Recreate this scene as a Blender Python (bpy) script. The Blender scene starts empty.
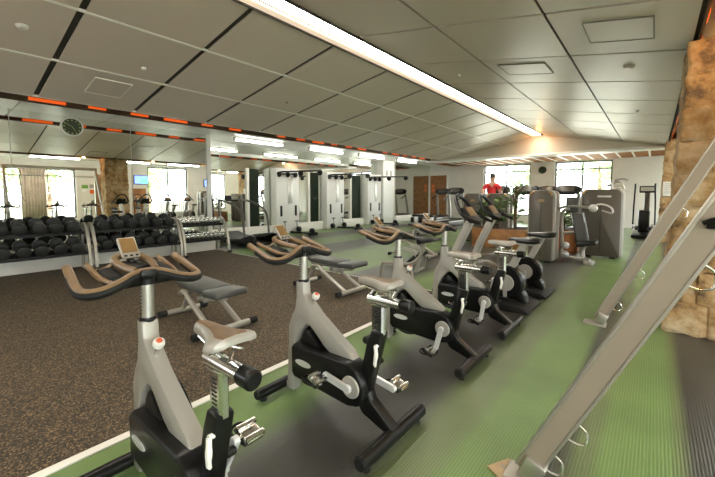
import bpy, bmesh, math, random
from mathutils import Vector, Matrix
random.seed(7)
PI = math.pi
R = math.radians
SC = bpy.context.scene
COL = SC.collection

# ------------------------------------------------------------------ materials
def mat(name, col, rough=.5, metal=0., noise=0., nscale=30., bump=0., bscale=60., emit=None, estr=0., spec=.5, col2=None, coat=0.):
    m = bpy.data.materials.new(name); m.use_nodes = True
    nt = m.node_tree; b = nt.nodes['Principled BSDF']
    b.inputs['Base Color'].default_value = (*col, 1)
    b.inputs['Roughness'].default_value = rough
    b.inputs['Metallic'].default_value = metal
    b.inputs['Specular IOR Level'].default_value = spec
    if coat: b.inputs['Coat Weight'].default_value = coat
    tc = nt.nodes.new('ShaderNodeTexCoord')
    if noise or col2:
        n = nt.nodes.new('ShaderNodeTexNoise'); n.inputs['Scale'].default_value = nscale; n.inputs['Detail'].default_value = 4
        nt.links.new(tc.outputs['Object'], n.inputs['Vector'])
        cr = nt.nodes.new('ShaderNodeValToRGB')
        a = col2 if col2 else tuple(c*(1-noise) for c in col)
        cr.color_ramp.elements[0].color = (*a, 1); cr.color_ramp.elements[1].color = (*col, 1)
        cr.color_ramp.elements[0].position = .35; cr.color_ramp.elements[1].position = .65
        nt.links.new(n.outputs['Fac'], cr.inputs['Fac']); nt.links.new(cr.outputs['Color'], b.inputs['Base Color'])
    if bump:
        n2 = nt.nodes.new('ShaderNodeTexNoise'); n2.inputs['Scale'].default_value = bscale; n2.inputs['Detail'].default_value = 5
        nt.links.new(tc.outputs['Object'], n2.inputs['Vector'])
        bp = nt.nodes.new('ShaderNodeBump'); bp.inputs['Strength'].default_value = bump; bp.inputs['Distance'].default_value = .02
        nt.links.new(n2.outputs['Fac'], bp.inputs['Height']); nt.links.new(bp.outputs['Normal'], b.inputs['Normal'])
    if emit:
        b.inputs['Emission Color'].default_value = (*emit, 1); b.inputs['Emission Strength'].default_value = estr
    return m

M = {}
M['frame'] = mat('silver_paint', (.36, .34, .30), .38, .25, bump=.02, bscale=300)
M['chrome'] = mat('chrome', (.72, .71, .69), .18, 1.)
M['darkchrome'] = mat('dark_chrome', (.42, .42, .41), .22, 1.)
M['steel'] = mat('brushed_steel', (.55, .53, .49), .35, .9)
M['tube'] = mat('grey_tube', (.40, .37, .32), .35, .5)
M['black'] = mat('black_plastic', (.006, .006, .0055), .30, spec=.28)
M['blackmatte'] = mat('black_rubber', (.010, .010, .0095), .6, spec=.25)
M['dumb'] = mat('dumbbell_rubber', (.017, .0175, .016), .5, bump=.05, bscale=90, spec=.3)
M['tan'] = mat('tan_sheen_and_screen', (.21, .125, .055), .38, noise=.25, nscale=25)  # warm strip light reflected on black bike grips, painted as a tan colour
M['pad'] = mat('grey_vinyl', (.060, .060, .055), .36, bump=.04, bscale=120)
M['padblack'] = mat('black_vinyl', (.012, .012, .012), .35, spec=.3)
M['badge'] = mat('badge_silver', (.62, .62, .60), .3, .3)
M['white'] = mat('white_plastic', (.75, .73, .68), .35)
M['red'] = mat('red_cap', (.75, .15, .07), .4)
M['screen'] = mat('console_screen', (.22, .13, .05), .15)
M['taupe'] = mat('taupe_plastic', (.085, .072, .056), .34, .1, bump=.02)
M['tauped'] = mat('taupe_groove', (.05, .042, .034), .35, .2)
M['bronze'] = mat('bronze_trim', (.50, .30, .13), .3, .5)
M['wallw'] = mat('wall_paint', (.82, .775, .735), .7, bump=.03, bscale=30, noise=.04, nscale=3)
M['cream'] = mat('cream_panel', (.72, .71, .66), .35, bump=.01)
M['soffit'] = mat('soffit_paint', (.88, .87, .83), .4)
M['plinth'] = mat('plinth_paint', (.78, .75, .68), .5)
M['green'] = mat('dark_green_panel', (.012, .020, .009), .5, spec=.15)
M['wood'] = mat('door_wood', (.36, .155, .045), .5, noise=.35, nscale=6)
M['orangewood'] = mat('orange_wood', (.42, .16, .05), .45, noise=.3, nscale=8)
M['brown'] = mat('dark_brown_board', (.06, .032, .015), .5)
M['orange'] = mat('orange_glow_board', (.75, .11, .01), .5, emit=(1, .13, .01), estr=.22)  # weak emission added so the boards look lit
M['treeleaf'] = mat('tree_leaf', (.34, .44, .20), .6, col2=(.22, .32, .12), nscale=4)
M['leaf'] = mat('leaf', (.17, .32, .05), .45, col2=(.08, .17, .03), nscale=8)
M['bark'] = mat('bark', (.18, .11, .06), .8, noise=.4, nscale=12)
M['soil'] = mat('soil', (.04, .025, .015), .9)
M['skin'] = mat('skin', (.55, .30, .20), .5)
M['shirt'] = mat('red_shirt', (.62, .02, .02), .7)
M['shorts'] = mat('black_shorts', (.02, .02, .025), .7)
M['hair'] = mat('dark_hair', (.02, .014, .01), .6)
M['paper'] = mat('paper', (.80, .79, .75), .6)
M['ink'] = mat('grey_ink', (.35, .33, .30), .6)
M['lime'] = mat('clock_green', (.33, .42, .12), .5)
M['clockface'] = mat('clock_dark', (.02, .035, .015), .3)
M['tubeglow'] = mat('fluorescent_tube', (1, 1, 1), .4, emit=(1, .97, .90), estr=10)
M['stripglow'] = mat('strip_diffuser', (1, 1, 1), .4, emit=(1, .94, .84), estr=8)
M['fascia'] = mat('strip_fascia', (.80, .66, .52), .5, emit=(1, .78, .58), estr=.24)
M['grass'] = mat('pale_paving', (.50, .48, .40), .9, noise=.4, nscale=4)
M['paving'] = mat('paving', (.55, .53, .49), .8, noise=.15, nscale=2)
M['orangesign'] = mat('orange_sign', (.80, .16, .03), .5)
M['greensign'] = mat('green_sign', (.16, .36, .06), .5)
M['tvglow'] = mat('tv_picture', (.1, .2, .3), .3, emit=(.10, .45, .22), estr=1.2)
M['tvblue'] = mat('tv_blue', (.1, .2, .5), .3, emit=(.16, .24, .75), estr=1.2)
M['mirror'] = mat('mirror_silver', (.80, .83, .78), .0, 1.)
M['woodtag'] = mat('plywood', (.50, .36, .20), .6, noise=.15, nscale=20)
M['curtain'] = mat('curtain', (.80, .68, .60), .8, noise=.2, nscale=3)
M['windowframe'] = mat('window_frame', (.10, .10, .10), .4)

def glass():
    m = bpy.data.materials.new('window_glass'); m.use_nodes = True; nt = m.node_tree; nt.nodes.clear()
    o = nt.nodes.new('ShaderNodeOutputMaterial'); mx = nt.nodes.new('ShaderNodeMixShader')
    t = nt.nodes.new('ShaderNodeBsdfTransparent'); t.inputs[0].default_value = (.96, .98, .97, 1)
    g = nt.nodes.new('ShaderNodeBsdfGlossy'); g.inputs['Roughness'].default_value = .0
    mx.inputs[0].default_value = .06
    nt.links.new(t.outputs[0], mx.inputs[1]); nt.links.new(g.outputs[0], mx.inputs[2]); nt.links.new(mx.outputs[0], o.inputs[0])
    return m
M['glass'] = glass()

def ceiling_mat():
    m = mat('ceiling_panel', (.66, .57, .495), .36, .0, bump=.0)
    nt = m.node_tree; b = nt.nodes['Principled BSDF']
    tc = nt.nodes.new('ShaderNodeTexCoord')
    n = nt.nodes.new('ShaderNodeTexNoise'); n.inputs['Scale'].default_value = 1.2; n.inputs['Detail'].default_value = 3
    nt.links.new(tc.outputs['Object'], n.inputs['Vector'])
    mr = nt.nodes.new('ShaderNodeMapRange'); mr.inputs['To Min'].default_value = .30; mr.inputs['To Max'].default_value = .44
    nt.links.new(n.outputs['Fac'], mr.inputs['Value']); nt.links.new(mr.outputs['Result'], b.inputs['Roughness'])
    bp = nt.nodes.new('ShaderNodeBump'); bp.inputs['Strength'].default_value = .12; bp.inputs['Distance'].default_value = .05
    nt.links.new(n.outputs['Fac'], bp.inputs['Height']); nt.links.new(bp.outputs['Normal'], b.inputs['Normal'])
    return m
M['ceil'] = ceiling_mat()
M['gap'] = mat('joint_dark', (.055, .05, .042), .8)
M['hatchline'] = mat('hatch_line', (.20, .19, .16), .5)
M['joint'] = mat('joint_light', (.93, .91, .86), .4)

def carpet_mat():
    m = mat('speckled_rubber', (.05, .035, .022), .75)
    nt = m.node_tree; b = nt.nodes['Principled BSDF']; tc = nt.nodes.new('ShaderNodeTexCoord')
    v = nt.nodes.new('ShaderNodeTexVoronoi'); v.inputs['Scale'].default_value = 125
    nt.links.new(tc.outputs['Object'], v.inputs['Vector'])
    cr = nt.nodes.new('ShaderNodeValToRGB'); e = cr.color_ramp.elements
    e[0].position = 0; e[0].color = (.016, .012, .007, 1); e[1].position = 1; e[1].color = (.23, .155, .075, 1)
    k = e.new(.5); k.color = (.038, .027, .015, 1); k = e.new(.72); k.color = (.085, .058, .031, 1)
    sp = nt.nodes.new('ShaderNodeSeparateColor'); nt.links.new(v.outputs['Color'], sp.inputs[0])
    nt.links.new(sp.outputs[0], cr.inputs['Fac']); nt.links.new(cr.outputs['Color'], b.inputs['Base Color'])
    bp = nt.nodes.new('ShaderNodeBump'); bp.inputs['Strength'].default_value = .3; bp.inputs['Distance'].default_value = .004
    nt.links.new(sp.outputs[0], bp.inputs['Height']); nt.links.new(bp.outputs['Normal'], b.inputs['Normal'])
    return m
M['carpet'] = carpet_mat()

def mat_floor():
    m = mat('ribbed_green_matting', (.1, .2, .05), .5)
    nt = m.node_tree; b = nt.nodes['Principled BSDF']; tc = nt.nodes.new('ShaderNodeTexCoord')
    sx = nt.nodes.new('ShaderNodeSeparateXYZ'); nt.links.new(tc.outputs['Object'], sx.inputs[0])
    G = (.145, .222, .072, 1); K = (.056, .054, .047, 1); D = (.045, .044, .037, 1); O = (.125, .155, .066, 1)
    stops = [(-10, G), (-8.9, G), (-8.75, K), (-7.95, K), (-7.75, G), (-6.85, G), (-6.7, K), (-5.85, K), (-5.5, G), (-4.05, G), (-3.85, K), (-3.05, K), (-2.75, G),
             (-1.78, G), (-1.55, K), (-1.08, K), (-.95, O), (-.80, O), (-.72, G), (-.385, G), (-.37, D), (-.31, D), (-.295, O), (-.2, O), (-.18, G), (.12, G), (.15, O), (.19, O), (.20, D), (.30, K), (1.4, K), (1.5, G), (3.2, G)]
    mr = nt.nodes.new('ShaderNodeMapRange'); mr.inputs['From Min'].default_value = -10; mr.inputs['From Max'].default_value = 3.2
    nt.links.new(sx.outputs[0], mr.inputs['Value'])
    # a colour ramp holds 32 stops at most: split the width over two ramps
    def ramp(part):
        cr = nt.nodes.new('ShaderNodeValToRGB'); e = cr.color_ramp.elements
        e[0].position = (part[0][0]+10)/13.2; e[0].color = part[0][1]
        e[1].position = (part[-1][0]+10)/13.2; e[1].color = part[-1][1]
        for x, c in part[1:-1]:
            k = e.new((x+10)/13.2); k.color = c
        nt.links.new(mr.outputs['Result'], cr.inputs['Fac']); return cr
    i = 13
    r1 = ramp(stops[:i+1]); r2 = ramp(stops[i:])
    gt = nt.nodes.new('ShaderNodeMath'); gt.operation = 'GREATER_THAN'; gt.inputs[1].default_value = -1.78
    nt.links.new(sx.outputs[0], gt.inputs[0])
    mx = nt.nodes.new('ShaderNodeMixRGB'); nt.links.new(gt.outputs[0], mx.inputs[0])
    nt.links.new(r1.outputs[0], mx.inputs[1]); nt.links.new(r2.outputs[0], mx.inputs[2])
    # wear
    n = nt.nodes.new('ShaderNodeTexNoise'); n.inputs['Scale'].default_value = 1.6; n.inputs['Detail'].default_value = 5
    nt.links.new(tc.outputs['Object'], n.inputs['Vector'])
    w = nt.nodes.new('ShaderNodeMapRange'); w.inputs['From Min'].default_value = .3; w.inputs['From Max'].default_value = .7
    w.inputs['To Min'].default_value = .82; w.inputs['To Max'].default_value = 1.15
    nt.links.new(n.outputs['Fac'], w.inputs['Value'])
    # ribs along the roll
    wv = nt.nodes.new('ShaderNodeTexWave'); wv.wave_type = 'BANDS'; wv.bands_direction = 'X'; wv.inputs['Scale'].default_value = 21
    nt.links.new(tc.outputs['Object'], wv.inputs['Vector'])
    rb = nt.nodes.new('ShaderNodeMapRange'); rb.inputs['To Min'].default_value = .80; rb.inputs['To Max'].default_value = 1.15
    nt.links.new(wv.outputs['Fac'], rb.inputs['Value'])
    mu = nt.nodes.new('ShaderNodeMath'); mu.operation = 'MULTIPLY'
    nt.links.new(w.outputs['Result'], mu.inputs[0]); nt.links.new(rb.outputs['Result'], mu.inputs[1])
    sc = nt.nodes.new('ShaderNodeVectorMath'); sc.operation = 'SCALE'
    nt.links.new(mx.outputs[0], sc.inputs[0]); nt.links.new(mu.outputs[0], sc.inputs['Scale'])
    nt.links.new(sc.outputs[0], b.inputs['Base Color'])
    bp = nt.nodes.new('ShaderNodeBump'); bp.inputs['Strength'].default_value = .35; bp.inputs['Distance'].default_value = .003
    nt.links.new(wv.outputs['Fac'], bp.inputs['Height']); nt.links.new(bp.outputs['Normal'], b.inputs['Normal'])
    b.inputs['Roughness'].default_value = .34
    return m
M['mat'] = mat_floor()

def stone_mat():
    m = mat('rough_stone', (.45, .30, .15), .9)
    nt = m.node_tree; b = nt.nodes['Principled BSDF']; tc = nt.nodes.new('ShaderNodeTexCoord')
    n = nt.nodes.new('ShaderNodeTexNoise'); n.inputs['Scale'].default_value = 6; n.inputs['Detail'].default_value = 8; n.inputs['Roughness'].default_value = .65
    nt.links.new(tc.outputs['Object'], n.inputs['Vector'])
    n3 = nt.nodes.new('ShaderNodeTexNoise'); n3.inputs['Scale'].default_value = 1.7; n3.inputs['Detail'].default_value = 2
    nt.links.new(tc.outputs['Object'], n3.inputs['Vector'])
    ad = nt.nodes.new('ShaderNodeMath'); ad.operation = 'MULTIPLY_ADD'; ad.inputs[1].default_value = .6; ad.inputs[2].default_value = -.3
    nt.links.new(n3.outputs['Fac'], ad.inputs[0])
    a2 = nt.nodes.new('ShaderNodeMath'); nt.links.new(n.outputs['Fac'], a2.inputs[0]); nt.links.new(ad.outputs[0], a2.inputs[1])
    cr = nt.nodes.new('ShaderNodeValToRGB'); e = cr.color_ramp.elements
    e[0].position = .30; e[0].color = (.13, .08, .04, 1); e[1].position = .72; e[1].color = (.62, .48, .31, 1)
    k = e.new(.45); k.color = (.40, .24, .10, 1); k = e.new(.55); k.color = (.47, .33, .18, 1)
    nt.links.new(a2.outputs[0], cr.inputs['Fac'])
    # courses and vertical joints of the masonry
    nt.links.new(cr.outputs[0], b.inputs['Base Color'])
    bp = nt.nodes.new('ShaderNodeBump'); bp.inputs['Strength'].default_value = .8; bp.inputs['Distance'].default_value = .05
    nt.links.new(n.outputs['Fac'], bp.inputs['Height']); nt.links.new(bp.outputs['Normal'], b.inputs['Normal'])
    return m
M['stone'] = stone_mat()

# ------------------------------------------------------------------ mesh builder
class MB:
    def __init__(s): s.bm = bmesh.new()
    def _merge(s, b2, T=None):
        if T is not None: b2.transform(T)
        me = bpy.data.meshes.new('tmp'); b2.to_mesh(me); b2.free(); s.bm.from_mesh(me); bpy.data.meshes.remove(me)
        return s
    def box(s, c, d, rot=None, bev=0, seg=2):
        b = bmesh.new(); bmesh.ops.create_cube(b, size=1)
        for v in b.verts: v.co = Vector((v.co.x*d[0], v.co.y*d[1], v.co.z*d[2]))
        if bev: bmesh.ops.bevel(b, geom=b.edges[:], offset=min(bev, min(d)*.49), segments=seg, affect='EDGES', profile=.5)
        T = Matrix.Translation(c)
        if rot is not None: T = T @ (rot if isinstance(rot, Matrix) else Matrix.Rotation(rot[2], 4, 'Z') @ Matrix.Rotation(rot[1], 4, 'Y') @ Matrix.Rotation(rot[0], 4, 'X'))
        return s._merge(b, T)
    def tube(s, pts, r, n=10, closed=False, smooth=0, sec=None):
        P = [Vector(p) for p in pts]
        if smooth:
            Q = []; L = len(P)
            rng = range(L) if closed else range(L-1)
            for i in rng:
                p0 = P[i-1] if (i > 0 or closed) else P[i]; p1 = P[i]; p2 = P[(i+1) % L]; p3 = P[(i+2) % L] if (i+2 < L or closed) else p2
                for k in range(smooth):
                    t = k/smooth
                    Q.append(.5*((2*p1)+(p2-p0)*t+(2*p0-5*p1+4*p2-p3)*t*t+(3*p1-p0-3*p2+p3)*t**3))
            if not closed: Q.append(P[-1])
            P = Q
        L = len(P); b = s.bm
        rad = r if isinstance(r, (list, tuple)) else [r]*L
        if len(rad) != L: rad = [rad[min(int(i*len(rad)/L), len(rad)-1)] for i in range(L)]
        if sec is None: sec = [(math.cos(2*PI*k/n), math.sin(2*PI*k/n)) for k in range(n)]
        rings = []; up = None
        for i in range(L):
            a = P[i-1] if (i > 0 or closed) else P[i]; c = P[(i+1) % L] if (i < L-1 or closed) else P[i]
            t = (c-a).normalized()
            if up is None:
                up = Vector((0, 0, 1)) if abs(t.z) < .9 else Vector((1, 0, 0))
            x = up.cross(t)
            x = x.normalized() if x.length > 1e-6 else Vector((1, 0, 0)).cross(t).normalized()
            y = t.cross(x); up = y
            rings.append([b.verts.new(P[i]+x*u*rad[i]+y*v*rad[i]) for u, v in sec])
        m = len(sec)
        for i in range(L if closed else L-1):
            A = rings[i]; B = rings[(i+1) % L]
            for k in range(m): b.faces.new((A[k], A[(k+1) % m], B[(k+1) % m], B[k]))
        if not closed:
            b.faces.new(rings[0][::-1]); b.faces.new(rings[-1])
        return s
    def cyl(s, p0, p1, r, r2=None, n=16, bev=0):
        p0 = Vector(p0); p1 = Vector(p1); d = (p1-p0)
        if bev:
            t = d.normalized()*bev; r2 = r if r2 is None else r2
            return s.tube([p0, p0+t, p1-t, p1], [r-bev, r, r2, r2-bev], n)
        return s.tube([p0, p1], [r, r if r2 is None else r2], n)
    def lathe(s, prof, T=None, n=20, cap=True):
        b = bmesh.new(); rings = []
        for r, z in prof:
            rings.append([b.verts.new((r*math.cos(2*PI*k/n), r*math.sin(2*PI*k/n), z)) for k in range(n)] if r > 1e-6 else [b.verts.new((0, 0, z))])
        for A, B in zip(rings, rings[1:]):
            for k in range(n):
                a0 = A[k % len(A)]; a1 = A[(k+1) % len(A)]; b0 = B[k % len(B)]; b1 = B[(k+1) % len(B)]
                f = [];
                for v in (a0, a1, b1, b0):
                    if v not in f: f.append(v)
                if len(f) > 2: b.faces.new(f)
        if cap and len(rings[0]) > 1: b.faces.new(rings[0][::-1])
        if cap and len(rings[-1]) > 1: b.faces.new(rings[-1])
        return s._merge(b, T)
    def prism(s, poly, y0, y1, bev=0, T=None, seg=2):
        """polygon of (x, z) extruded along y"""
        b = bmesh.new()
        A = [b.verts.new((x, y0, z)) for x, z in poly]; f = b.faces.new(A)
        r = bmesh.ops.extrude_face_region(b, geom=[f])
        for v in r['geom']:
            if isinstance(v, bmesh.types.BMVert): v.co.y = y1
        bmesh.ops.recalc_face_normals(b, faces=b.faces[:])
        if bev: bmesh.ops.bevel(b, geom=b.edges[:], offset=bev, segments=seg, affect='EDGES', profile=.5, clamp_overlap=True)
        return s._merge(b, T)
    def ell(s, c, rad, n=14, rot=None):
        b = bmesh.new(); bmesh.ops.create_uvsphere(b, u_segments=n, v_segments=max(6, n*2//3), radius=1)
        T = Matrix.Translation(c) @ (rot if rot is not None else Matrix()) @ Matrix.Diagonal((rad[0], rad[1], rad[2], 1))
        return s._merge(b, T)
    def loft(s, rings):
        b = s.bm; RR = [[b.verts.new(p) for p in r] for r in rings]; m = len(RR[0])
        for A, B in zip(RR, RR[1:]):
            for k in range(m): b.faces.new((A[k], A[(k+1) % m], B[(k+1) % m], B[k]))
        b.faces.new(RR[0][::-1]); b.faces.new(RR[-1]); return s
    def quad(s, *pts):
        s.bm.faces.new([s.bm.verts.new(p) for p in pts]); return s
    def shift(s, dx, dz):
        bmesh.ops.translate(s.bm, verts=s.bm.verts[:], vec=(dx, 0, dz)); return s
    def build(s, name, m, parent=None, loc=None, ang=35):
        bmesh.ops.recalc_face_normals(s.bm, faces=s.bm.faces[:])
        me = bpy.data.meshes.new(name); s.bm.to_mesh(me); s.bm.free()
        me.polygons.foreach_set('use_smooth', [True]*len(me.polygons))
        try: me.set_sharp_from_angle(angle=R(ang))
        except Exception: pass
        me.materials.append(m)
        o = bpy.data.objects.new(name, me); COL.objects.link(o)
        if parent: o.parent = parent
        if loc is not None: o.location = loc
        return o

def tag(o, label, cat, group=None, kind=None):
    o['label'] = label; o['category'] = cat
    if group: o['group'] = group
    if kind: o['kind'] = kind
    return o
def thing(name, label, cat, loc=(0, 0, 0), rz=0, group=None):
    o = bpy.data.objects.new(name, None); o.empty_display_size = .1; COL.objects.link(o)
    o.location = loc; o.rotation_euler = (0, 0, rz)
    return tag(o, label, cat, group)
def struct(name, mb, m, parent=None, label=None):
    o = mb.build(name, m, parent)
    if parent is None: o['kind'] = 'structure'
    if label: o['label'] = label
    return o
KIDS = {}
def dup(src, loc, rz=0, label=None, group=None):
    r = src.copy(); COL.objects.link(r); r.location = loc; r.rotation_euler = (0, 0, rz)
    if label: r['label'] = label
    if group: r['group'] = group
    for c in list(src.children):
        d = c.copy(); COL.objects.link(d); d.parent = r
        for g in list(c.children):
            e = g.copy(); COL.objects.link(e); e.parent = d
    return r
ORD = ['first', 'second', 'third', 'fourth', 'fifth', 'sixth', 'seventh', 'eighth', 'ninth', 'tenth', 'eleventh', 'twelfth']

# ------------------------------------------------------------------ room shell
XM, XR, XREC = -8.3, 3.0, -9.95       # mirror wall, right wall, recessed mirror wall
YB, YF, YG, YC = -3.0, 17.7, 13.9, 4.44   # back, far wall, gable, end of the near mirror wall
ZE = 2.765
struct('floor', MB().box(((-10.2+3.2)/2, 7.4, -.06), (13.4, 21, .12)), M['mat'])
struct('floor_carpet', MB().box(((-8.3-2.24)/2, (YB+4.42)/2, .002), (8.3-2.24, 4.42-YB, .008)), M['carpet'])
struct('trim_1', MB().box((-2.215, (YB+4.45)/2, .006), (.055, 4.45-YB, .012), bev=.004).box((-5.2, 4.432, .004), (6.0, .014, .010), bev=.002), M['plinth'])

def wall_x(name, x0, x1, y0, y1, z1, opens, m):
    """wall in a plane of constant x with openings (y0, y1, z0, z1)"""
    mb = MB(); ys = y0
    for a, b, c, d in sorted(opens):
        mb.box(((x0+x1)/2, (ys+a)/2, z1/2), (x1-x0, a-ys, z1))
        if c > 0: mb.box(((x0+x1)/2, (a+b)/2, c/2), (x1-x0, b-a, c))
        mb.box(((x0+x1)/2, (a+b)/2, (d+z1)/2), (x1-x0, b-a, z1-d)); ys = b
    mb.box(((x0+x1)/2, (ys+y1)/2, z1/2), (x1-x0, y1-ys, z1))
    return struct(name, mb, m)
def wall_y(name, y0, y1, x0, x1, z1, opens, m):
    mb = MB(); xs = x0
    for a, b, c, d in sorted(opens):
        mb.box(((xs+a)/2, (y0+y1)/2, z1/2), (a-xs, y1-y0, z1))
        if c > 0: mb.box(((a+b)/2, (y0+y1)/2, c/2), (b-a, y1-y0, c))
        mb.box(((a+b)/2, (y0+y1)/2, (d+z1)/2), (b-a, y1-y0, z1-d)); xs = b
    mb.box(((xs+x1)/2, (y0+y1)/2, z1/2), (x1-xs, y1-y0, z1))
    return struct(name, mb, m)
FW = [(-6.55, -4.42, .35, 2.74), (-3.42, -1.35, .35, 2.74)]
RW = [(-2.6, .4, .35, 2.45), (1.3, 4.25, .3, 2.42), (7.15, 9.15, .35, 2.70), (11.2, 13.3, .35, 2.70), (14.7, 16.9, .35, 2.70)]  # first opening: unseen window added behind the camera for fill light
wall_y('wall_far', YF, YF+.2, -10.2, 3.2, 3.7, FW, M['wallw'])
wall_x('wall_right', XR, XR+.2, YB-.2, YF+.2, 3.7, RW, M['wallw'])
FILL_W = [(-6.0, -4.4, 1.2, 2.3)]  # unseen back window, added to bring ambient light to the near end
wall_y('wall_back', YB-.2, YB, -10.2, 3.2, 3.7, FILL_W, M['wallw'])
mbw = MB()
mbw.box(((XM-.02-10.2)/2, (YB+YC)/2, 1.85), (10.2+XM-.02, YC-YB, 3.7))
mbw.box(((XREC-.02-10.2)/2, (YC+YF+.2)/2, 1.85), (10.2+XREC-.02, YF+.2-YC, 3.7))
struct('wall_left', mbw, M['wallw'])
struct('baseboard_left', MB().box((XM+.07, (YB+YC)/2, .17), (.14, YC-YB, .34), bev=.006).box((XREC+.06, (YC+YF)/2, .15), (.12, YF-YC, .30), bev=.006), M['plinth'])
struct('baseboard_far', MB().box((-3.5, YF-.01, .06), (12.8, .02, .12)), M['plinth'])
# windows
wn = 0
for a, b, c, d in FW+FILL_W:
    wn += 1; f = MB(); y = YF+.1 if wn < 3 else YB-.1; t = .06
    for x in (a+t/2, b-t/2, (a+b)/2): f.box((x, y, (c+d)/2), (t, .06, d-c))
    for z in (c+t/2, d-t/2, 2.40): f.box(((a+b)/2, y, z), (b-a, .06, t))
    w = struct('window_%d' % wn, f, M['windowframe'])
    MB().box(((a+b)/2, y, (c+d)/2), (b-a-.02, .008, d-c-.02)).build('pane', M['glass'], w)
for a, b, c, d in RW:
    wn += 1; f = MB(); x = XR+.1; t = .06
    for y in (a+t/2, b-t/2, (a+b)/2): f.box((x, y, (c+d)/2), (.06, t, d-c))
    for z in (c+t/2, d-t/2): f.box((x, (a+b)/2, z), (.06, b-a, t))
    w = struct('window_%d' % wn, f, M['windowframe'])
    MB().box((x, (a+b)/2, (c+d)/2), (.008, b-a-.02, d-c-.02)).build('pane', M['glass'], w)

# ceiling: two sloped fields of metal panels either side of the strip light
SL, SR = .169, .18
def zl(x): return 3.37+SL*(x+3.4)
def zr(x): return 3.37-SR*(x+3.03)
YJ = [3.65+1.28*k for k in range(-6, 9)]
def field(xs, zf, gy=.02, g=.012):
    mb = MB(); th = .02
    for x0, x1 in zip(xs, xs[1:]):
        for y0, y1 in zip(YJ, YJ[1:]):
            a, b, c, d = x0+g, x1-g, y0+gy, y1-gy
            lo = [(a, c, zf(a)), (b, c, zf(b)), (b, d, zf(b)), (a, d, zf(a))]
            vs = [mb.bm.verts.new(p) for p in lo]+[mb.bm.verts.new((p[0], p[1], p[2]+th)) for p in lo]
            for f in ((0, 1, 2, 3), (7, 6, 5, 4), (0, 4, 5, 1), (1, 5, 6, 2), (2, 6, 7, 3), (3, 7, 4, 0)): mb.bm.faces.new([vs[i] for i in f])
    return mb
LX = [-7.0, -5.71, -4.5, -3.42]; RX = [-3.02, -1.92, -.84, .23]
struct('ceiling_left', field(LX, zl, .034), M['ceil'])
struct('ceiling_right', field(RX, zr), M['ceil'])
bk = MB()
for (x0, x1, zf) in ((-7.02, -3.2, lambda x: zl(x)+.03), (-3.2, .25, lambda x: zr(x)+.03)):
    lo = [(x0, YJ[0], zf(x0)), (x1, YJ[0], zf(x1)), (x1, YG+.1, zf(x1)), (x0, YG+.1, zf(x0))]
    vs = [bk.bm.verts.new(p) for p in lo]+[bk.bm.verts.new((p[0], p[1], p[2]+.03)) for p in lo]
    for f in ((0, 1, 2, 3), (7, 6, 5, 4), (0, 4, 5, 1), (1, 5, 6, 2), (2, 6, 7, 3), (3, 7, 4, 0)): bk.bm.faces.new([vs[i] for i in f])
struct('ceiling_backing', bk, M['gap'])
tr = MB()
for x in (-5.71, -4.5):
    tr.box((x, (YJ[0]+YG)/2, zl(x)+.004), (.032, YG-YJ[0], .02), rot=(0, -math.atan(SL), 0))
tr.box((-6.99, (YJ[0]+YG)/2, ZE+.012), (.02, YG-YJ[0], .03))
struct('trim_2', tr, M['joint'])
struct('roof', MB().box((-3.5, 7.4, 3.78), (13.8, 21.4, .16)), M['wallw'])
# slots along both eaves with brown boards and orange boards given a weak glow
for nm, x0, x1, sg in (('trim_3', -7.72, -7.02, 1), ('trim_4', .25, .85, -1)):
    mb = MB(); mb.box(((x0+x1)/2, (YB+YF)/2, 2.97), (x1-x0, YF-YB, .02))
    xa, xb = (x1, x0+.23) if sg > 0 else (x0, x1-.12)
    mb.box((xa-.01*sg, (YB+YG)/2, 2.865), (.02, YG-YB, .21)); mb.box((xb, (YB+YF)/2, 2.865), (.03, YF-YB, .20))
    s_ = struct(nm, mb, M['brown'])
    for k in range(26):
        y = YB+.35+.66*k
        if y > YG-.3 or k % 7 == 5: continue
        L = (.46, .26, .30)[k % 3]
        MB().box((xb+.02*sg, y, 2.838), (.012, L, (.085, .06, .07)[k % 3]), bev=.003).build('orange_glow_board', M['orange'], s_)
        MB().box((xa-.026*sg, y+.2, 2.812), (.012, L, (.07, .05, .06)[k % 3]), bev=.003).build('orange_glow_board', M['orange'], s_)
# soffits
mb = MB()
for y0, y1 in zip([-3.0, -1.6, -.3, 1.0, 2.3, 3.4], [-1.6, -.3, 1.0, 2.3, 3.4, YC]):
    for x0, x1 in ((-8.3, -7.48),): mb.box(((x0+x1)/2, (y0+y1)/2, ZE+.03), (x1-x0, y1-y0-.02, .06))
struct('ceiling_soffit', mb, M['soffit'])
struct('ceiling_recess', MB().box(((-9.95-7.68)/2, (YC+YF)/2, 2.93), (9.95-7.68, YF-YC, .08)), M['soffit'])
struct('trim_8', MB().box((-7.69, (YC+YG)/2, 2.83), (.03, YG-YC, .12)), M['soffit'])
struct('trim_9', MB().box((-8.4, YC-.01, 2.83), (1.8, .02, .12)), M['soffit'])
struct('ceiling_bay', MB().box(((.83+3.0)/2, (YB+YF)/2, ZE+.10), (3.0-.83, YF-YB, .06)).box((.84, (YB+YF)/2, ZE+.04), (.03, YF-YB, .10)), M['soffit'])
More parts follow.
